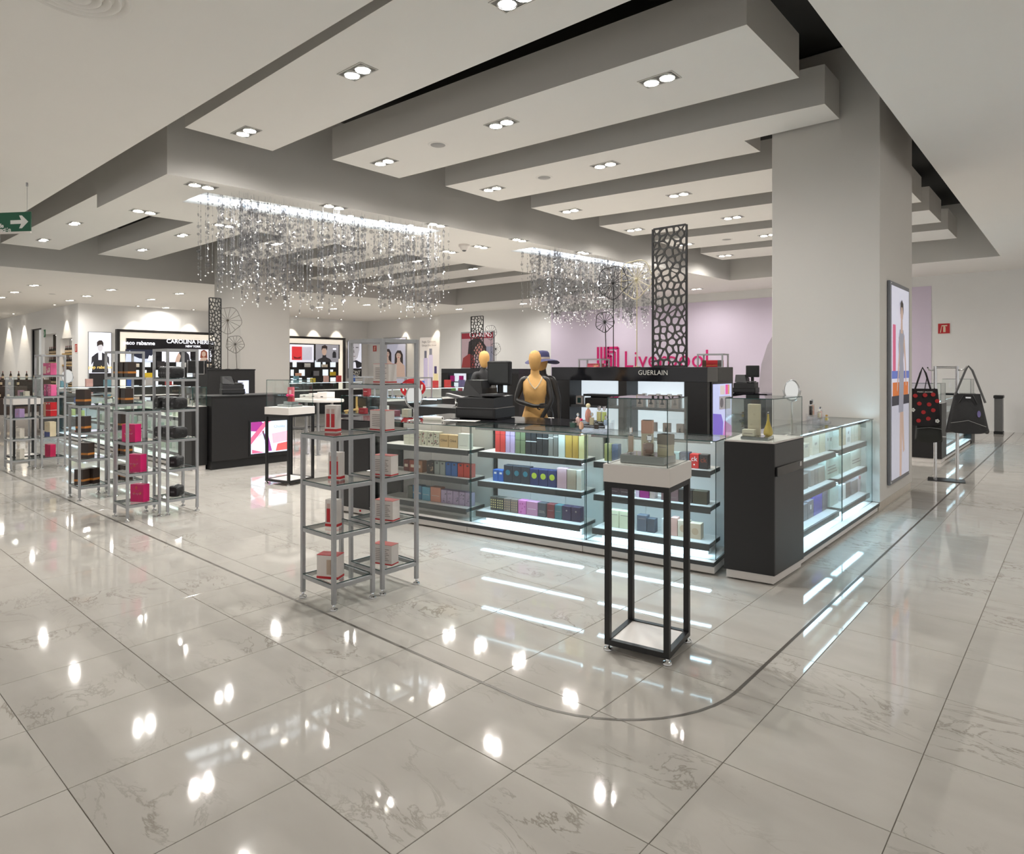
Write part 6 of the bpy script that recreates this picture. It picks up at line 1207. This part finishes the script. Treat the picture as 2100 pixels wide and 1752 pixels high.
# ================================================================== FAR LEFT: bottle niches and bottle tables
BOT = None
def wine(p, label, group, c=0):
    global BOT
    if BOT is None:
        BOT = thing('wine_bottle', label, 'bottle', p, 0, group); MB().lathe([(.036, 0), (.038, .01), (.038, .18), (.014, .24), (.013, .31)], 10).build('glass_body', mat('dark_bottle_glass', srgb(40, 30, 26), .15), BOT); MB().lathe([(.0385, .05), (.0385, .14)], 10, cap=False).build('paper_label', cm(190, 170, 140), BOT); MB().lathe([(.015, .27), (.015, .315), (.001, .316)], 10).build('capsule', cm(110, 40, 36), BOT); o = BOT
    else: o = dup(BOT, p, 0, label, group)
    return o
for nb, (x0, x1, nm_) in enumerate(((-33.0, -31.35, 'left'), (-30.75, -29.25, 'right'))):
    for k, z in enumerate((.9, 1.3, 1.7, 2.15)):
        o = thing('wall_shelf', 'pale wooden shelf in the %s bottle niche, %s from the bottom' % (nm_, ORD[k]), 'shelf', ((x0+x1)/2, 8.0, z), 0, 'niche shelves'); w_ = (x1-x0)/2-.01; MB().bbox(-w_, w_, -.25, .25, -.04, 0, .004).build('board', WD, o); MB().box(-w_, w_, -.256, -.25, -.045, .015).build('front_lip', WD, o)
        for j in range(6): wine(((x0+.2+(x1-x0-.4)*j/5), 7.84, z+.0005), 'dark bottle, %s shelf of the %s bottle niche, %s from left' % (['lowest', 'second', 'third', 'top'][k], nm_, ORD[j]), 'bottles in the wall niches')
    o = thing('niche_light', 'white light strip under the top of the %s bottle niche' % nm_, 'light strip', ((x0+x1)/2, 8.05, (3.0, 2.75)[nb]-.03)); MB().box(-.6, .6, -.03, .03, .0, .028).build('housing', LAMPM, o); MB().box(-.58, .58, -.02, .02, -.012, -.0005).build('tube', mat('neutral_led', (1, .97, .92), .4, emit=7, ecol=(1, .97, .92)), o)
for nt_, (px, py, zt) in enumerate(((40, 800, 1.15), (-14, 806, .95))):
    p = PT(px, py, 24.0 if nt_ == 0 else 22.5); o = thing('bottle_table', 'dark stepped bottle table at the far left, %s one' % ['taller', 'lower'][nt_], 'table', (p.x, p.y, 0), R_(40)); MB().bbox(-.9, .9, -.45, .45, 0, .55, .01).build('lower_step', mat('dark_wood', srgb(58, 44, 36), .5, noise=.2), o); MB().bbox(-.85, .85, -.1, .45, .55, zt, .01).build('upper_step', MATS['dark_wood'], o)
    c, s = math.cos(R_(40)), math.sin(R_(40))
    for k in range(12):
        lx, ly, lz = (-.75+.3*(k % 6), .15 if k < 6 else -.28, zt if k < 6 else .55)
        wine((p.x+c*lx-s*ly, p.y+s*lx+c*ly, lz+.0005), 'dark bottle, %s step of the %s bottle table, %s from left' % (['upper', 'lower'][k//6], ['taller', 'lower'][nt_], ORD[k % 6]), 'bottles on the far left tables')

# ------------------------------------------------------------------ lettering curves become plain meshes
bpy.context.view_layer.update(); dg = bpy.context.evaluated_depsgraph_get()
for o in [o for o in COL.objects if o.type == 'FONT']:
    me = bpy.data.meshes.new_from_object(o.evaluated_get(dg)); n = bpy.data.objects.new(o.name+'_mesh', me); COL.objects.link(n)
    n.parent = o.parent; n.location = o.location; n.rotation_euler = o.rotation_euler; n.scale = o.scale; nm_ = o.name
    f = o.get('fit')
    if f: k = f/max(1e-6, (max(v.co.x for v in me.vertices)-min(v.co.x for v in me.vertices))); n.scale = (o.scale[0]*k, k, k)
    bpy.data.objects.remove(o); n.name = nm_
